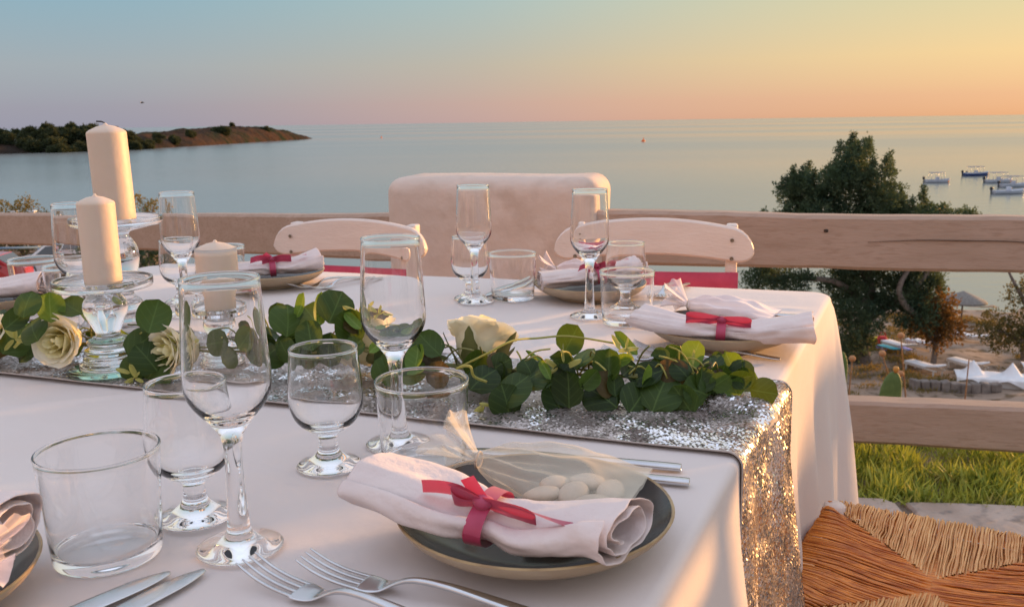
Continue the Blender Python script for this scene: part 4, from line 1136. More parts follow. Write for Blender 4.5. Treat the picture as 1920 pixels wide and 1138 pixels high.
# thin stalks and yellow-green sprigs
for i in range(46):
    q = Vector(sp_[rnd.randrange(4, 88)]); e = q + Vector((rnd.uniform(-.05, .05), rnd.uniform(-.055, .02), rnd.uniform(.0, .045)))
    if e.z < T + .012: e.z = T + .012
    md = q.lerp(e, .5) + Vector((0, 0, rnd.uniform(.004, .016)))
    part('stalk', *sweep(crv([tuple(q), tuple(md), tuple(e)], 8), .0011, 5), M_sprig if i % 2 else M_stem, gar)
part('curly_tendril', *sweep(crv([(-.06, 1.03, .79), (-.03, 1.0, .812), (.0, 1.02, .822), (.03, 1.06, .815), (.07, 1.08, .812), (.13, 1.06, .806)], 26), .0013, 6), M_sprig, gar)
part('curly_tendril', *sweep(crv([(-.07, 1.0, .785), (-.062, .985, .80), (-.048, .98, .803), (-.044, .985, .79), (-.03, .99, .782)], 20), .0016, 6), M_sprig, gar)
sl = leaf_mesh('sprig_leaf', .17, .4, .4, M_sprig)
for (cx_, cy2, cz) in [(-.165, 1.09, .835), (-.19, 1.10, .842), (.13, 1.05, .80), (.105, .985, .772), (-.475, 1.10, .765), (.21, 1.02, .785), (-.655, 1.17, .80), (-.03, .965, .76), (-.43, 1.12, .80), (.055, .985, .80)]:
    for k in range(6):
        a = k * 1.05 + rnd.random(); d = Vector((math.cos(a), -.4 + rnd.random() * .5, math.sin(a) * .8 + .2)).normalized()
        x_ = d.orthogonal().normalized(); z_ = x_.cross(d)
        M = Matrix(((x_.x, d.x, z_.x, 0), (x_.y, d.y, z_.y, 0), (x_.z, d.z, z_.z, 0), (0, 0, 0, 1))); s_ = rnd.uniform(.014, .022)
        o = obj('sprig_leaf', sl, gar); o.matrix_local = Matrix.Translation((cx_ + rnd.uniform(-.006, .006), cy2, max(cz + rnd.uniform(-.005, .005), T + .012))) @ M @ Matrix.Diagonal((s_, s_, s_, 1))


# roses
def petal_mesh(name, wid, open_, ruf, seed, mt):
    V = []; nu_, nv_ = 9, 11
    for i in range(nu_):
        q = i / (nu_ - 1)
        for j in range(nv_):
            a = -1 + 2 * j / (nv_ - 1); w_ = wid * (math.sin(math.pi * (.12 + .70 * q)) ** .7) * (1 - .0 * a)
            ang = a * w_ * 1.5
            rad_ = .34 + open_ * q ** 2 * .5 + .10 * q
            lip = (open_ * .5 + .12) * max(0, q - .7) ** 1.3 * 2.0
            zz = q * (1 - .10 * a * a) + ruf * nz(a * 2 + seed, q * 2, seed) * q - lip * .3
            rr = rad_ + lip * .6 + ruf * .8 * nz(a * 2.4, q * 3 + seed, 7) * q
            rr *= min(1, .25 + q * 3)
            V.append((math.sin(ang) * rr, -math.cos(ang) * rr, zz * .95))
    return mesh(name, V, grid_faces(nu_, nv_), mt)


PET = [petal_mesh('petal_outer', .85, .48, .14, 1.0, M_petal_o), petal_mesh('petal_outer_b', .80, .50, .14, 4.0, M_petal_o), petal_mesh('petal_mid', .75, .32, .10, 2.0, M_petal_i), petal_mesh('petal_inner', .70, .15, .06, 3.0, M_petal_i)]


def rose(x, y, z, size, face, label, sepals=False):
    t = thing('rose', label, 'rose', (x, y, z), 0, 'white roses in the garland')
    q = Vector(face).normalized().to_track_quat('Z', 'Y'); t.rotation_mode = 'QUATERNION'; t.rotation_quaternion = q
    for layer, (n_, kd, sc, ht) in enumerate(((6, 0, 1.0, .80), (5, 1, .82, .86), (5, 2, .66, .92), (4, 3, .46, .98), (3, 3, .27, 1.0))):
        for k in range(n_):
            o = obj('petal', PET[kd], t); s_ = size * .5 * sc
            o.rotation_euler = (rnd.uniform(-.05, .05), rnd.uniform(-.05, .05), 2 * math.pi * k / n_ + layer * .6 + rnd.uniform(-.15, .15)); o.scale = (s_ * 1.18, s_ * 1.18, size * .5 * ht * 1.5); o.location = (0, 0, -size * .36)
    if sepals:
        for k in range(5):
            a = 2 * math.pi * k / 5 + .3; V = []; ln = size * rnd.uniform(.55, .75)
            for i in range(9):
                f_ = i / 8; hw = size * .105 * math.sin(math.pi * (.22 + .78 * f_)) + .0004 + .002 * (i % 2)
                r_ = .012 + ln * .55 * f_; zz = -size * .36 + ln * .72 * f_ ** 1.4
                for s_ in (-1, 0, 1): V.append((math.cos(a) * r_ * 1.08 - math.sin(a) * hw * s_, math.sin(a) * r_ * 1.08 + math.cos(a) * hw * s_, zz - .002 * (s_ == 0)))
            part('sepal', V, grid_faces(9, 3), M_sepal, t)
    part('calyx', *lathe([(0, -size * .40), (size * .09, -size * .38), (size * .14, -size * .30), (size * .10, -size * .2), (0, -size * .18)], 14), M_sepal, t)
    return t


rose(-.592, 1.160, .797, .077, (-.15, -.85, .10), 'cream rose with a yellow heart left of the glass candle stand')
rose(-.700, 1.185, .798, .068, (-.2, -.6, .6), 'cream rose cut by the left edge of the picture')
rose(-.437, 1.128, .790, .071, (-.5, -.75, .1), 'cream rose behind the bowl of the nearest flute')
rose(-.185, 1.125, .797, .088, (-.3, .5, .35), 'cream rose seen through the middle flute')
rose(-.040, 1.100, .800, .100, (.15, .45, .75), 'largest white rose facing away, green sepals showing, right of the middle flute', True)

# ------------------------------------------------------------------ chairs
def rail_mesh():
    V = []; n_ = 26; sec = 6
    for i in range(n_ + 1):
        f_ = math.sin(math.pi * (i / n_ - .5)); x = f_ * .215
        bow = .018 * (1 - f_ * f_)                          # curved back away from the sitter
        e = math.sqrt(max(0, 1 - max(0, (abs(f_) - .80) / .20) ** 2))
        top = .046 * (1 - .55 * f_ * f_) + .006; bot = -.040 + .018 * (1 - f_ * f_) * 1.0
        mid_ = -.012 * abs(f_) ** 2
        top = mid_ + (top - mid_) * max(e, .02); bot = mid_ + (bot - mid_) * max(e, .02)
        for dy, zz in ((-.010, top - .004), (-.006, top), (.006, top), (.010, top - .004), (.010, bot + .004), (.006, bot), (-.006, bot), (-.010, bot + .004)):
            V.append((x, bow + dy, zz))
    F = [(i * 8 + j, i * 8 + (j + 1) % 8, (i + 1) * 8 + (j + 1) % 8, (i + 1) * 8 + j) for i in range(n_) for j in range(8)]
    return V, F + [tuple(range(8))[::-1], tuple(range(n_ * 8, n_ * 8 + 8))]


def rush_seat(parent, w_, d_, z, strands=56):
    """woven rush seat: four mitred sections of strands, each strand bent over its rail"""
    hw, hd = w_ / 2, d_ / 2; ridge = max(hw - hd, .02)
    cs = [Vector((-hw, -hd, z)), Vector((hw, -hd, z)), Vector((hw, hd, z)), Vector((-hw, hd, z))]
    ap = [Vector((-ridge, 0, z)), Vector((ridge, 0, z))]
    apx = {0: ap[0], 1: ap[1], 2: ap[1], 3: ap[0]}
    for sidx in range(4):
        a, b_ = cs[sidx], cs[(sidx + 1) % 4]; A0, B0 = apx[sidx], apx[(sidx + 1) % 4]
        along = (b_ - a).normalized(); inward = Vector((-along.y, along.x, 0)); n_ = int(strands * (b_ - a).length / w_)
        tubes = []
        depth = abs((A0 - a).dot(inward))
        for k in range(n_):
            f_ = (k + .5) / n_; x = f_ * (b_ - a).length
            la = (A0 - a).dot(along); lb = (b_ - a).length - (B0 - a).dot(along)
            dd = min(1, x / la if la > 0 else 1, ((b_ - a).length - x) / lb if lb > 0 else 1) * depth
            if dd < .004: continue
            q0 = a + along * x; pts = []
            jit = rnd.uniform(-.0012, .0012); rz = rnd.uniform(-.0026, .0024); rd = (b_ - a).length / n_ * .50 * rnd.uniform(.75, 1.25)
            for j in range(9):
                t = j / 8
                if j == 0: p = q0 - inward * .012 + Vector((0, 0, -.022))
                elif j == 1: p = q0 - inward * .014 + Vector((0, 0, -.006))
                else:
                    t2 = (j - 2) / 6
                    p = q0 + inward * (dd * t2 - .006 * (1 - t2)) + Vector((0, 0, .004 * math.sin(math.pi * min(t2 * 1.6, 1)) + .006 * (1 - t2) - .007 * t2 * (dd / depth) - .004 * t2))
                    p += along * (jit + .0034 * nz(t2 * 3, k * .23, sidx * 5) + .0012 * nz(t2 * 8, k * .9, sidx * 5) + (.010 * (.5 - f_)) * t2 * .5)
                p.z += rz; pts.append(p)
            tubes.append(sweep(pts, [rd] * 9, 6, False))
        o = part('rush_weave', *join(*tubes), M_rush2 if sidx in (1, 3) else M_rush, parent); o['kind'] = 'stuff'
    part('seat_core', *box(0, 0, z - .018, w_ - .03, d_ - .03, .018, .004), M_rush, parent)


def chair(label, loc, rz, w_=.38, d_=.34, zs=.45, zrail=.80, canvas=True, strands=56, lean=.06, cdrop=.16):
    """local: front faces -Y... the sitter looks along -Y; backrest at +Y"""
    t = thing('chair', label, 'chair', loc, rz, 'white wooden chairs')
    hw, hd = w_ / 2, d_ / 2
    for sx in (-1, 1):
        part('leg', *sweep([(sx * (hw - .01), -hd + .005, 0), (sx * (hw - .01), -hd + .005, zs - .1), (sx * (hw - .01), -hd + .005, zs + .004), (sx * (hw - .01), -hd + .005, zs + .008)], [.015, .018, .018, .012], 12), M_chair, t)
        pv = box(0, 0, 0, .026, .034, 1, .005)
        V = []
        for v in pv[0]:
            zz = (v[2] + .5) * (zrail + .046); V.append((v[0] + sx * (hw - .012), v[1] + hd + .01 + lean * max(0, zz - zs) / .4 + .0, zz))
        part('leg', V, pv[1], M_chair, t, smooth=False)
    for (z, a) in ((.16, 0), (.30, 0)):
        for sx in (-1, 1): part('stretcher', *sweep([(sx * (hw - .01), -hd, z), (sx * (hw - .01), hd + .01, z)], .010, 10), M_chair, t)
        part('stretcher', *sweep([(-hw + .01, -hd + .005, z + .03), (hw - .01, -hd + .005, z + .03)], .010, 10), M_chair, t)
    yb = hd + .01 + lean * (zrail - zs) / .4
    rv, rf = rail_mesh(); kx = (w_ + .075) / .43
    rl = part('top_rail', [(v[0] * kx, v[1] + yb - .028, v[2] * 1.15 + zrail) for v in rv], rf, M_chair, t, smooth=False)
    for sx in (-1, 1):
        for dz in (.016, -.026):
            part('screw', *lathe([(0, .0004), (.0022, .0004), (.0024, .0016), (.0040, .0022), (.0046, .0008), (.0046, 0)], 12), M_screw, rl, loc=(sx * (hw - .012), yb - .0335, zrail - .004 + dz), rot=(math.pi / 2, 0, 0))
    if canvas:
        V = []
        for i in range(17):
            f_ = -1 + 2 * i / 16
            for j in range(7):
                q = j / 6; zz = zrail - .062 - q * cdrop
                V.append((f_ * (hw + .004), hd + .01 + lean * (zz - zs) / .4 - .019 + .022 * (1 - f_ * f_) * (.6 + .4 * q), zz - .004 * (1 - f_ * f_) * (1 - q)))
        solid(part('canvas_back', V, grid_faces(17, 7), M_canvas, t), .002)
    else:
        for k in range(3):
            zz = zrail - .11 - k * .10; y2 = hd + .01 + lean * (zz - zs) / .4 - .004
            part('shade_slat', *box(0, y2, zz, w_ - .03, .014, .072, .004), M_chair, t, smooth=False)  # out of view, added to throw shade on the hanging runner
    rush_seat(t, w_, d_, zs, strands)
    return t


# far chairs: the sitter faces the table (towards the camera side)
chair('white wooden chair with red canvas back on the far side, left of the pillar', (-.487, 2.17, 0), math.atan2(-.13, .40), .365, .34, .45, .768, True, 30)
chair('white wooden chair with red canvas back on the far side, right, before the fence rail', (.285, 1.90, 0), math.atan2(-.10, .413) + .02, .385, .34, .45, .786, True, 30)
chair('white chair with a woven rush seat drawn up to the right end of the table', (.566, 1.135, 0), math.atan2(.32, .19) - math.pi, .375, .335, .452, .82, False, 118, .06, .30)

# ------------------------------------------------------------------ the beach
M_white = mat('white_sheet', (0.70, 0.72, 0.76, 1), (0.76, 0.78, 0.82, 1), rough=0.8, scale=4)
M_bedframe = mat('bed_frame', (0.62, 0.62, 0.62, 1), rough=0.5)
M_thatch = mat('thatch', (0.16, 0.15, 0.14, 1), (0.25, 0.23, 0.21, 1), rough=0.95, scale=10, bump=0.8, bscale=40)
M_dry = mat('dry_stalk', (0.20, 0.10, 0.05, 1), (0.30, 0.17, 0.08, 1), rough=0.9, scale=20)


def LZ(x, y): return float(land(x, y))


def sunbed(x, y, rz, label, back=.25):
    t = thing('sunbed', label, 'sunbed', (x, y, LZ(x, y)), rz, 'sunbeds on the beach')
    part('mattress', *join(box(-.3, 0, .40, 1.3, .66, .10, .04), ), M_white, t)
    V, F = box(.35, 0, 0, .72, .66, .10, .04); c_, s_ = math.cos(back), math.sin(back)
    part('backrest', [(v[0] * c_ - v[2] * s_ + .32, v[1], v[0] * s_ + v[2] * c_ + .41) for v in V], F, M_white, t)
    part('frame', *join(box(0, .30, .32, 1.9, .05, .05), box(0, -.30, .32, 1.9, .05, .05)), M_bedframe, t, smooth=False)
    for sx in (-1, 1):
        for sy in (-1, 1): part('leg', *box(sx * .8, sy * .30, .15, .06, .05, .34), M_bedframe, t, smooth=False)


sunbed(20.1, 42.8, R(-65), 'white sunbed left of the rust-brown tree trunk')
sunbed(22.4, 43.2, R(-65), 'white sunbed right of the rust-brown tree trunk, behind the draped daybed')
sunbed(26.0, 50.0, R(-60), 'white sunbed far up the beach below the thatched umbrella')
sunbed(20.5, 46.8, R(-70), 'white sunbed beyond the rust-brown tree, with a turquoise towel at its side')
sunbed(22.2, 47.6, R(-68), 'white sunbed in the farther row, half hidden by the rust-brown foliage')
sunbed(27.0, 44.8, R(-60), 'white sunbed at the right edge of the beach under the olive tree')


def daybed(x, y, rz, label, w_=3.0):
    """a pair of beds under one white sheet: two raised peaks, the hem hanging in points"""
    t = thing('draped_daybed', label, 'daybed', (x, y, LZ(x, y)), rz)
    nx, ny = 56, 22; V = []
    for i in range(nx):
        f_ = i / (nx - 1); X_ = (f_ - .5) * w_
        for j in range(ny):
            q = j / (ny - 1)
            if q < .35:                                            # hanging front
                k = q / .35; hem = .10 + .30 * abs(math.sin(f_ * math.pi * 2.0 + .5)) ** 1.4
                z = hem + (.46 - hem) * k; Y_ = -.75 - .06 * (1 - k) + .025 * math.sin(f_ * 38) * (1 - k)
            else:
                k = (q - .35) / .65; Y_ = -.75 + 1.5 * k
                pk = max(0, 1 - abs(f_ - .26) / .15) + max(0, 1 - abs(f_ - .80) / .14)
                z = .46 + .62 * pk * max(0, 1 - abs(k - .72) / .30) + .03 * nz(X_ * 2, Y_ * 2)
                if k > .97: z -= .25
            V.append((X_, Y_, z))
    solid(part('sheet', V, grid_faces(nx, ny), M_white, t), .012)
    part('base', *box(0, 0, .22, w_ - .25, 1.25, .40, .03), M_bedframe, t, smooth=False)


daybed(22.1, 40.4, R(-20), 'wide daybed draped in a white sheet with two raised peaks on the beach')
daybed(25.3, 41.3, R(-20), 'second white-draped daybed cut by the right edge of the picture', 2.2)

wall = thing('stone_wall', 'low grey dry-stone wall in front of the white draped daybed', 'wall', (0, 0, 0))
M_stone = mat('wall_stone', (0.15, 0.13, 0.12, 1), (0.25, 0.22, 0.20, 1), rough=0.95, scale=3, bump=0.6, bscale=10)
for k in range(9):
    x = 18.1 + k * .42; y = 39.3 - k * .06; V, F = box(0, 0, 0, rnd.uniform(.38, .46), .4, rnd.uniform(.42, .58), .07, 2)
    V = [(v[0] + .05 * nz(v[0] * 4 + k, v[1] * 4, v[2] * 4) + x, v[1] + .05 * nz(v[1] * 4, k, v[2]) + y, v[2] + .05 * nz(v[2] * 4, k, v[0] * 3) + LZ(x, y) + .2) for v in V]
    part('stone', V, F, M_stone, wall, smooth=False)

um = thing('thatched_umbrella', 'grey thatched beach umbrella between the juniper and the sea', 'umbrella', (26.9, 53.0, LZ(26.9, 53)))
part('canopy', *lathe([(0, 2.55), (.15, 2.48), (.7, 2.25), (1.25, 1.98), (1.35, 1.86), (1.2, 1.90), (.6, 2.12), (0, 2.35)], 24), M_thatch, um)
part('pole', *sweep([(0, 0, -.2), (0, 0, 2.4)], .05, 10), M_bark, um)


def cloth_item(name, label, cat, x, y, sx, sy, c, rz, hz=.0):
    V = []; n_ = 9
    for i in range(n_):
        for j in range(n_): 
            a, b_ = (i / 8 - .5) * sx, (j / 8 - .5) * sy; V.append((a, b_, .03 + .05 * abs(nz(a * 3 + x, b_ * 3 + y)) + hz))
    o = part(name, V, grid_faces(n_, n_), mat(name + '_cloth', c, (c[0] * .8, c[1] * .8, c[2] * .8, 1), rough=.9, scale=6), None, loc=(x, y, LZ(x, y)), rot=(0, 0, rz))
    solid(o, .02); tag(o, label, cat)


cloth_item('beach_towel', 'yellow towel spread on the sand beyond the juniper', 'towel', 20.9, 49.6, .9, 1.8, (.75, .62, .03, 1), .5)
cloth_item('beach_mat', 'blue mat on the sand beside the red bag', 'mat', 20.5, 47.6, 1.6, 1.5, (.16, .22, .62, 1), .3)
cloth_item('beach_towel', 'turquoise towel lying at the side of a white sunbed', 'towel', 19.75, 46.2, .5, 1.2, (.05, .42, .55, 1), .4, .3)
bag = thing('beach_bag', 'bright red beach bag standing on the sand beside the juniper trunk', 'bag', (20.1, 47.9, LZ(20.1, 47.9)))
M_red = mat('red_cloth', (.55, .02, .03, 1), (.45, .02, .03, 1), rough=.8, scale=8)
part('body', *lathe([(0, 0), (.26, .02), (.30, .2), (.27, .5), (.2, .62), (0, .6)], 16), M_red, bag)
part('handle', *sweep(crv([(-.2, 0, .58), (-.12, 0, .82), (.12, 0, .82), (.2, 0, .58)], 12), .025, 6), M_red, bag)

# prickly pears and dry stalks behind the lower rail
M_cactus = mat('cactus_pad', (0.07, 0.13, 0.035, 1), (0.10, 0.17, 0.05, 1), rough=0.55, scale=14, bump=0.3, bscale=30)
M_cactus2 = mat('cactus_pad_grey', (0.09, 0.13, 0.08, 1), (0.16, 0.19, 0.14, 1), rough=0.6, scale=14, bump=0.3, bscale=30)
M_fruit = mat('cactus_fruit', (0.50, 0.26, 0.05, 1), (0.42, 0.16, 0.05, 1), rough=0.5, scale=30)


def pad(parent, x, y, z, w_, h, tilt, yaw, mt):
    V, F = lathe(smooth_prof([(0, 0), (.28, .04), (.42, .25), (.5, .55), (.45, .82), (.22, .97), (0, 1)], 3), 20)
    M = Matrix.Translation((x, y, z)) @ Matrix.Rotation(yaw, 4, 'Z') @ Matrix.Rotation(tilt, 4, 'Y')
    part('pad', [tuple(M @ Vector((v[0] * w_, v[1] * w_ * .22, v[2] * h))) for v in V], F, mt, parent)
    return M @ Vector((0, 0, h))


def fruit(parent, p, k=1.0):
    V, F = lathe([(0, 0), (.018, .006), (.026, .03), (.025, .05), (.018, .062), (.010, .058), (0, .056)], 12)
    part('fruit', [(p[0] + v[0] * k, p[1] + v[1] * k, p[2] + v[2] * k - .01) for v in V], F, M_fruit, parent)


def cactus(label, x, y, chain, mt, fr):
    z0 = LZ(x, y) - .1; t = thing('prickly_pear', label, 'cactus', (0, 0, 0), 0, 'prickly pear cacti'); p = Vector((x, y, z0))
    for (w_, h, ti, ya) in chain:
        p = pad(t, p.x, p.y, p.z - .02, w_, h, ti, ya, mt)
    for k in range(fr): fruit(t, p + Vector((rnd.uniform(-.03, .03), 0, -.005)))


zb = LZ(3.48, 8.0)
need = -1.235 - (zb - .1)
cactus('upright green prickly pear pad with one yellow fruit above the lower rail', 3.44, 8.0, [(.26, need * .36, .08, .1), (.24, need * .35, -.10, -.2), (.22, need * .29 + .08, .10, .1)], M_cactus, 1)
zb = LZ(3.56, 6.0); need = -.62 - (zb - .1)
cactus('large grey-green prickly pear cut by the right edge of the picture', 3.62, 6.0, [(.34, need * .40, .0, .1), (.33, need * .40, .04, -.2), (.36, need * .32, .25, .1)], M_cactus2, 0)
zb = LZ(3.12, 8.2); need = -1.2 - (zb - .1)
cactus('narrow green prickly pear pad half hidden behind the hanging tablecloth', 2.965, 8.0, [(.22, need * .36, .03, .1), (.2, need * .36, -.06, -.2), (.17, need * .34, .08, .1)], M_cactus, 0)
M_seed = mat('seed_head', (0.33, 0.17, 0.08, 1), (0.45, 0.24, 0.12, 1), rough=0.9, scale=40)
for k, (x, y, ht, lx, heads, lb) in enumerate([(3.95, 8.4, -.98, -.25, 2, 'thin dry stalk with two orange-brown seed heads right of the cactus pad'), (4.35, 8.4, -1.22, .02, 0, 'upright thin reddish dry stalk behind the lower rail'), (4.0, 8.2, -1.10, -.55, 1, 'slanting dry stalk leaning left behind the lower rail'), (3.2, 8.4, -1.20, .05, 1, 'dry stalk with one seed head left of the cactus pad'), (3.28, 8.6, -1.28, -.03, 0, 'short dry twig beside the draped tablecloth edge')]):
    z0 = LZ(x, y) - .05; t = thing('dry_stalk', lb, 'dry plant', (0, 0, 0), 0, 'dry stalks on the slope')
    P = crv([(x, y, z0), (x + lx * .3, y, z0 + (ht - z0) * .5), (x + lx, y, ht)], 12); part('stem', *sweep(P, [.012 - .0006 * i for i in range(12)], 6), M_dry, t)
    for h in range(heads):
        q = P[-1 - 2 * h]; V, F = lathe([(0, -.03), (.026, -.015), (.034, .008), (.02, .03), (0, .034)], 10)
        part('seed_head', [(v[0] + q[0] - .03 * h, v[1] + q[1], v[2] + q[2]) for v in V], F, M_seed, t)
# low dry scrub scattered over the slope foot and beach
C_ = []; 
for k in range(900):
    x = rnd.uniform(14, 30); y = rnd.uniform(37, 58)
    if vnoise(x * .4, y * .4) < .05: continue
    for j in range(40): C_.append((x + rnd.gauss(0, .22), y + rnd.gauss(0, .22), LZ(x, y) + rnd.uniform(-.02, .10)))
C_ = np.array(C_); D_ = rng.normal(size=C_.shape) * .7; D_[:, 2] = 1
V, F = leaf_cloud(C_, D_, .10 + .12 * rng.random(len(C_)), .12)
tag(part('dry_scrub', V, F, M_scrub, smooth=False), 'low dry scrub scattered over the dusty ground', 'scrub', kind='stuff')

# ------------------------------------------------------------------ boats and buoys
M_hull = mat('boat_hull', (0.42, 0.48, 0.58, 1), (0.48, 0.54, 0.64, 1), rough=0.4, scale=2)
M_hullb = mat('boat_hull_blue', (0.03, 0.06, 0.22, 1), (0.04, 0.08, 0.26, 1), rough=0.4, scale=2)
M_motor = mat('outboard', (0.015, 0.017, 0.025, 1), rough=0.4)
M_bimini = mat('bimini', (0.12, 0.15, 0.25, 1), rough=0.8)
M_pole = mat('boat_poles', (0.42, 0.45, 0.5, 1), rough=0.4, metal=.6)
M_orange = mat('orange_float', (0.75, 0.17, 0.03, 1), rough=0.5)


def boat(x, y, rz, label, ln=5.0, blue=False, canopy=True, fenders=True):
    t = thing('motor_boat', label, 'boat', (x, y, -12.0), rz, 'moored motor boats')
    st = crv([(-.5, .80, .62, .0), (-.25, .92, .60, -.05), (.1, .92, .64, -.05), (.34, .62, .74, .02), (.47, .2, .88, .25), (.5, .02, .92, .5)], 20); V = []
    for (f_, hw, top, keel) in st:
        for a, zz in ((1, top), (.95, top - .16), (.82, .1), (0, keel - .18), (-.82, .1), (-.95, top - .16), (-1, top)): V.append((f_ * ln, a * hw, zz))
    F = grid_faces(20, 7) + [tuple(range(7))]
    hull = part('hull', V, F, M_hullb if blue else M_hull, t)
    part('deck', [(f_ * ln * .99, s_ * hw * .93, top - .1) for f_, hw, top, k in st for s_ in (1, -1)], grid_faces(20, 2), M_hull, t)
    if blue: part('gunwale', *join(*[sweep([(f_ * ln, s_ * hw * 1.01, top) for f_, hw, top, k in st], .07, 6) for s_ in (1, -1)]), M_hull, t)
    part('console', *box(.0, 0, .85, .6, .7, .7, .08), M_hull, t)
    mo = thing('outboard', None, None); mo.parent = t; mo.location = (-.53 * ln, 0, 0)
    part('cowling', *box(-.12, 0, .98, .46, .40, .55, .12, 3), M_motor, mo); part('leg_shaft', *box(-.12, 0, .30, .20, .14, 1.0, .04), M_motor, mo)
    if canopy:
        for sx in (-.30, -.02, .22):
            for sy in (-1, 1): part('canopy_pole', *sweep([(sx * ln, sy * .75, .6), (sx * ln + .05, sy * .72, 2.0)], .035, 6), M_pole, t)
        part('canopy', *box(-.04 * ln, 0, 2.02, .58 * ln, 1.55, .07, .03), M_bimini, t)
    if fenders: part('fender', *lathe([(0, -.2), (.12, -.12), (.12, .12), (0, .2)], 10), M_orange, t, loc=(.42 * ln, -.35, .25))


boat(85, 181.5, R(-4), 'pale motor boat alone at the left of the moored group, with a dark canopy', 4.8)
boat(102.4, 200.7, R(2), 'blue-hulled motor boat with an open frame canopy at the top of the group', 5.6, True, True, False)
boat(95.9, 179, R(6), 'pale motor boat with a frame canopy in the middle of the group', 5.6)
boat(92.5, 167.5, R(8), 'pale motor boat half hidden behind the nearest one, with an orange fender', 5.4)
boat(83.8, 153, R(5), 'nearest low motor boat without a canopy, with a large dark outboard', 5.6, False, False, False)
for x, y, s_, lb in [(82.2, 566, 1.6, 'orange-red buoy on the open sea right of centre'), (-121, 870, 1.2, 'tiny orange buoy on the horizon side of the sea left of centre'), (107, 214, .35, 'small dark buoy above the left boat'), (88, 186, .3, 'small dark buoy between the left boat and the middle boat')]:
    o = part('buoy', *lathe([(0, -.6), (.5, -.4), (.8, .1), (.6, .6), (.2, .8), (.12, 1.6), (0, 1.65)], 14), M_orange if s_ > 1 else M_motor, None, loc=(x, y, -12), scale=s_); tag(o, lb, 'buoy', 'buoys')

# ------------------------------------------------------------------ the road below on the left: cars, bushes, blue railing
M_carred = mat('red_car_paint', (0.42, 0.012, 0.02, 1), rough=0.25, coat=0.6)
M_carwhite = mat('white_car_paint', (0.72, 0.74, 0.76, 1), rough=0.25, coat=0.6)
M_window = mat('car_glass', (0.05, 0.07, 0.09, 1), rough=0.08, spec=0.8)
M_tyre = mat('tyre', (0.02, 0.02, 0.02, 1), rough=0.9)
M_tail = mat('tail_lamp', (0.35, 0.01, 0.01, 1), rough=0.2)


def car(x, y, rz, label, paint):
    t = thing('parked_car', label, 'car', (x, y, LZ(x, y)), rz, 'cars parked on the road below')
    prof = [(-2.0, .30), (-2.05, .55), (-2.0, .85), (-1.35, .95), (-.75, 1.42), (.55, 1.46), (1.35, 1.42), (1.85, 1.0), (2.0, .92), (2.05, .55), (1.98, .30)]
    V = []
    for s_ in (-1, -.97, .97, 1):
        for (px, pz) in prof:
            k = 1 if abs(s_) < .99 else .985
            inn = .80 if pz < 1.0 else .68
            V.append((px * k, s_ * inn, .3 + (pz - .3) * k))
    n_ = len(prof); F = [(i * n_ + j, (i + 1) * n_ + j, (i + 1) * n_ + (j + 1) % n_, i * n_ + (j + 1) % n_) for i in range(3) for j in range(n_)] + [tuple(range(n_)), tuple(range(3 * n_, 4 * n_))[::-1]]
    part('body', V, F, paint, t, smooth=False)
    for s_ in (-1, 1):
        for (a, b_, c_, d_) in (((-1.15, .98), (-.70, 1.36), (-.02, 1.38), (-.02, .98)), ((.06, .98), (.06, 1.38), (.62, 1.38), (.72, .98)), ((.80, .98), (.72, 1.38), (1.28, 1.35), (1.55, 1.02))):
            V = [(p[0], s_ * (.82 if p[1] < 1.1 else .702), p[1]) for p in (a, b_, c_, d_)] + [(p[0], s_ * (.70 if p[1] < 1.1 else .66), p[1]) for p in (a, b_, c_, d_)]
            part('side_window', V, [(0, 1, 2, 3), (4, 5, 6, 7)[::-1]] + [(i, (i + 1) % 4, (i + 1) % 4 + 4, i + 4) for i in range(4)], M_window, t, smooth=False)
        for wx in (-1.3, 1.25):
            w_ = part('wheel', *lathe([(0, -.1), (.24, -.1), (.31, -.08), (.32, 0), (.31, .08), (.24, .1), (0, .1)], 20), M_tyre, t, loc=(wx, s_ * .74, .32), rot=(math.pi / 2, 0, 0))
            part('rim', *lathe([(0, -.112), (.19, -.108), (.2, 0), (.19, .108), (0, .112)], 16), M_pole, w_)
        part('tail_lamp', *box(1.97, s_ * .66, .86, .16, .16, .18, .03), M_tail, t); part('head_lamp', *box(-1.98, s_ * .6, .72, .14, .26, .16, .03), M_window, t)
    for (p, q) in (((-1.36, .965), (-.78, 1.405)), ((1.38, 1.395), (1.83, 1.03))):
        dx, dz = q[0] - p[0], q[1] - p[1]; l_ = math.hypot(dx, dz); nx, nz2 = -dz / l_, dx / l_
        V = [(p[0] + nx * .012, -.68, p[1] + nz2 * .012), (p[0] + nx * .012, .68, p[1] + nz2 * .012), (q[0] + nx * .012, .60, q[1] + nz2 * .012), (q[0] + nx * .012, -.60, q[1] + nz2 * .012)]
        part('windscreen', V + [(v[0] - nx * .03, v[1], v[2] - nz2 * .03) for v in V], [(0, 1, 2, 3), (7, 6, 5, 4)] + [(i, i + 4, (i + 1) % 4 + 4, (i + 1) % 4) for i in range(4)], M_window, t, smooth=False)


car(-20.75, 34.3, R(4), 'red car parked on the road below, cut by the left edge of the picture', M_carred)
car(-18.4, 37.6, R(6), 'white car parked on the road below, seen through the tumblers at the left', M_carwhite)
rail = thing('blue_railing', 'thin pale blue metal railing on the road behind the red car', 'railing', (0, 0, 0))
M_blue = mat('blue_metal', (0.16, 0.26, 0.38, 1), rough=0.4)
for z in (1.05, .55): part('rail', *sweep([(-26, 36.4, -5 + z + .25), (-21.8, 38.2, -5 + z + .08), (-20.2, 39.0, -5 + z)], .05, 6), M_blue, rail)
for x, y in ((-24.4, 37.1), (-22.6, 37.9), (-20.4, 38.9)): part('post', *sweep([(x, y, -5.1), (x, y, -3.9)], .05, 6), M_blue, rail)


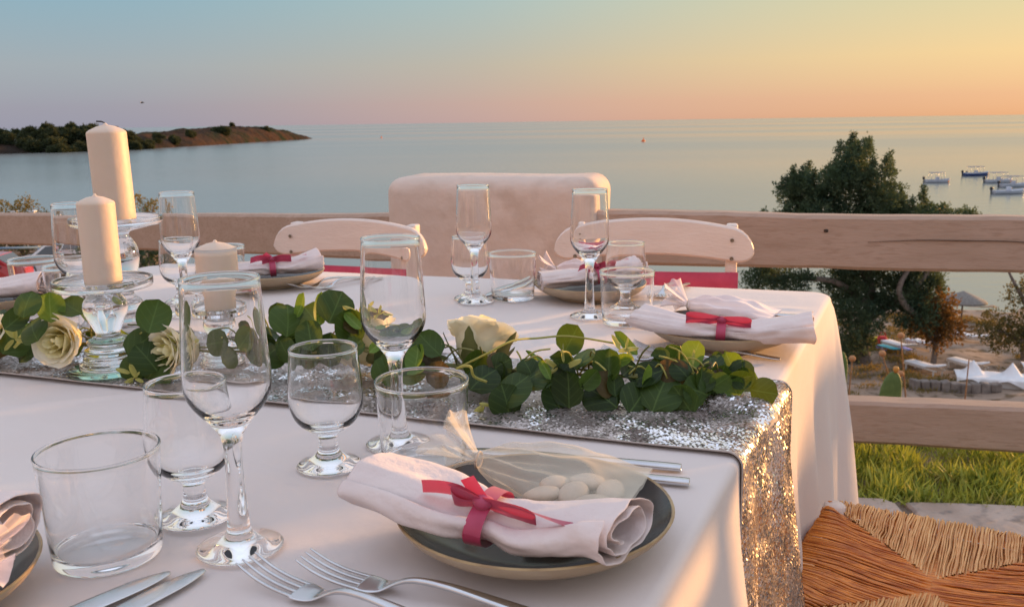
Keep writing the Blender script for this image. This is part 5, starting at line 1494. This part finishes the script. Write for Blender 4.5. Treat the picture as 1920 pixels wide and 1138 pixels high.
def bush(x, y, h, w_, label, mt, dens=170):
    t = thing('bush', label, 'bush', (x, y, LZ(x, y) - .05), 0, 'bushes beyond the road')
    part('stem', *join(*[sweep([(0, 0, 0), (rnd.uniform(-.4, .4) * w_, rnd.uniform(-.3, .3) * w_, h * .7)], [.06, .02], 5) for _ in range(4)]), M_bark, t)
    bl = [(rnd.uniform(-.55, .55) * w_, rnd.uniform(-.4, .4) * w_, h * rnd.uniform(.3, .78), w_ * rnd.uniform(.28, .42)) for _ in range(7)]
    crown('foliage', bl, dens * 2, .12, mt, t, .4, .3, 3)


for x, y, h, w_, mt, lb in [(-25.6, 46.5, 2.9, 1.3, M_scrub, 'sunlit yellowish bush above the rail at the far left corner'), (-24.6, 46.3, 3.1, 1.2, M_scrub, 'rounded sunlit bush beside white posts at the far left'), (-18.6, 46.5, 3.1, 1.0, M_scrub, 'reddish bush showing above the rail right of the tall candle'), (-17.6, 46.8, 3.0, .8, M_scrub, 'second reddish bush showing above the rail beside the back flute'), (-16.0, 47.0, 2.4, .8, M_scrub, 'low bush just showing above the rail right of the back flute'),
                          (-23.8, 44, 2.0, 2.0, M_olive, 'olive bush below the rail behind the blue railing'), (-22.0, 44.5, 2.0, 2.0, M_olive, 'dark olive bush below the rail beyond the white car'), (-20.3, 44, 1.9, 2.0, M_juniper, 'dark green bush behind the candle stands'), (-18.6, 43, 2.0, 1.8, M_juniper, 'dark green bush below the rail right of the tall candle stand'), (-17.0, 42.5, 2.0, 1.6, M_juniper, 'dark green bush below the rail behind the back left flute'), (-17.2, 38, 1.6, 1.6, M_juniper, 'low dark bush at the near side of the road'), (-15.4, 41, 1.6, 1.3, M_olive, 'small olive bush at the end of the hedge'),
                          (-13.3, 30.2, 2.5, 1.5, M_juniper, 'near dark green bush seen just right of the tall candle stand'), (-12.2, 30.5, 3.0, 1.5, M_juniper, 'near dark green bush seen through the back left flute'), (-11.3, 31, 3.8, 1.2, M_olive, 'near olive bush seen right of the back left flute')]:
    bush(x, y, h, w_, lb, mt)
for k, x in enumerate((-25.05, -24.15)):
    o = part('white_post', *join(box(0, 0, 1.0, .22, .22, 2.1, .03), box(0, 0, 2.08, .3, .3, .08, .02)), M_white, None, loc=(x, 45.9, LZ(x, 45.9) - .1)); tag(o, ['white post between the two sunlit bushes, left one', 'white post at the foot of the rounded sunlit bush, right one'][k], 'post', 'white posts')

# ------------------------------------------------------------------ a bird
bird = thing('bird', 'small dark bird flying in the sky above the headland', 'bird', (-23.7, 60, 2.62))
V, F = lathe([(0, -.12), (.02, -.09), (.038, 0), (.03, .07), (.018, .10), (.022, .125), (0, .16)], 10)
part('body', [(v[2], v[0], v[1]) for v in V], F, M_motor, bird)
for s_ in (-1, 1):
    W_ = [(.05, 0, .01), (-.05, 0, .01), (.06, s_ * .12, .06), (-.03, s_ * .12, .06), (.0, s_ * .26, .02), (-.05, s_ * .25, .02)]
    solid(part('wing', W_, [(0, 1, 3, 2), (2, 3, 5, 4)], M_motor, bird, smooth=False), .008)
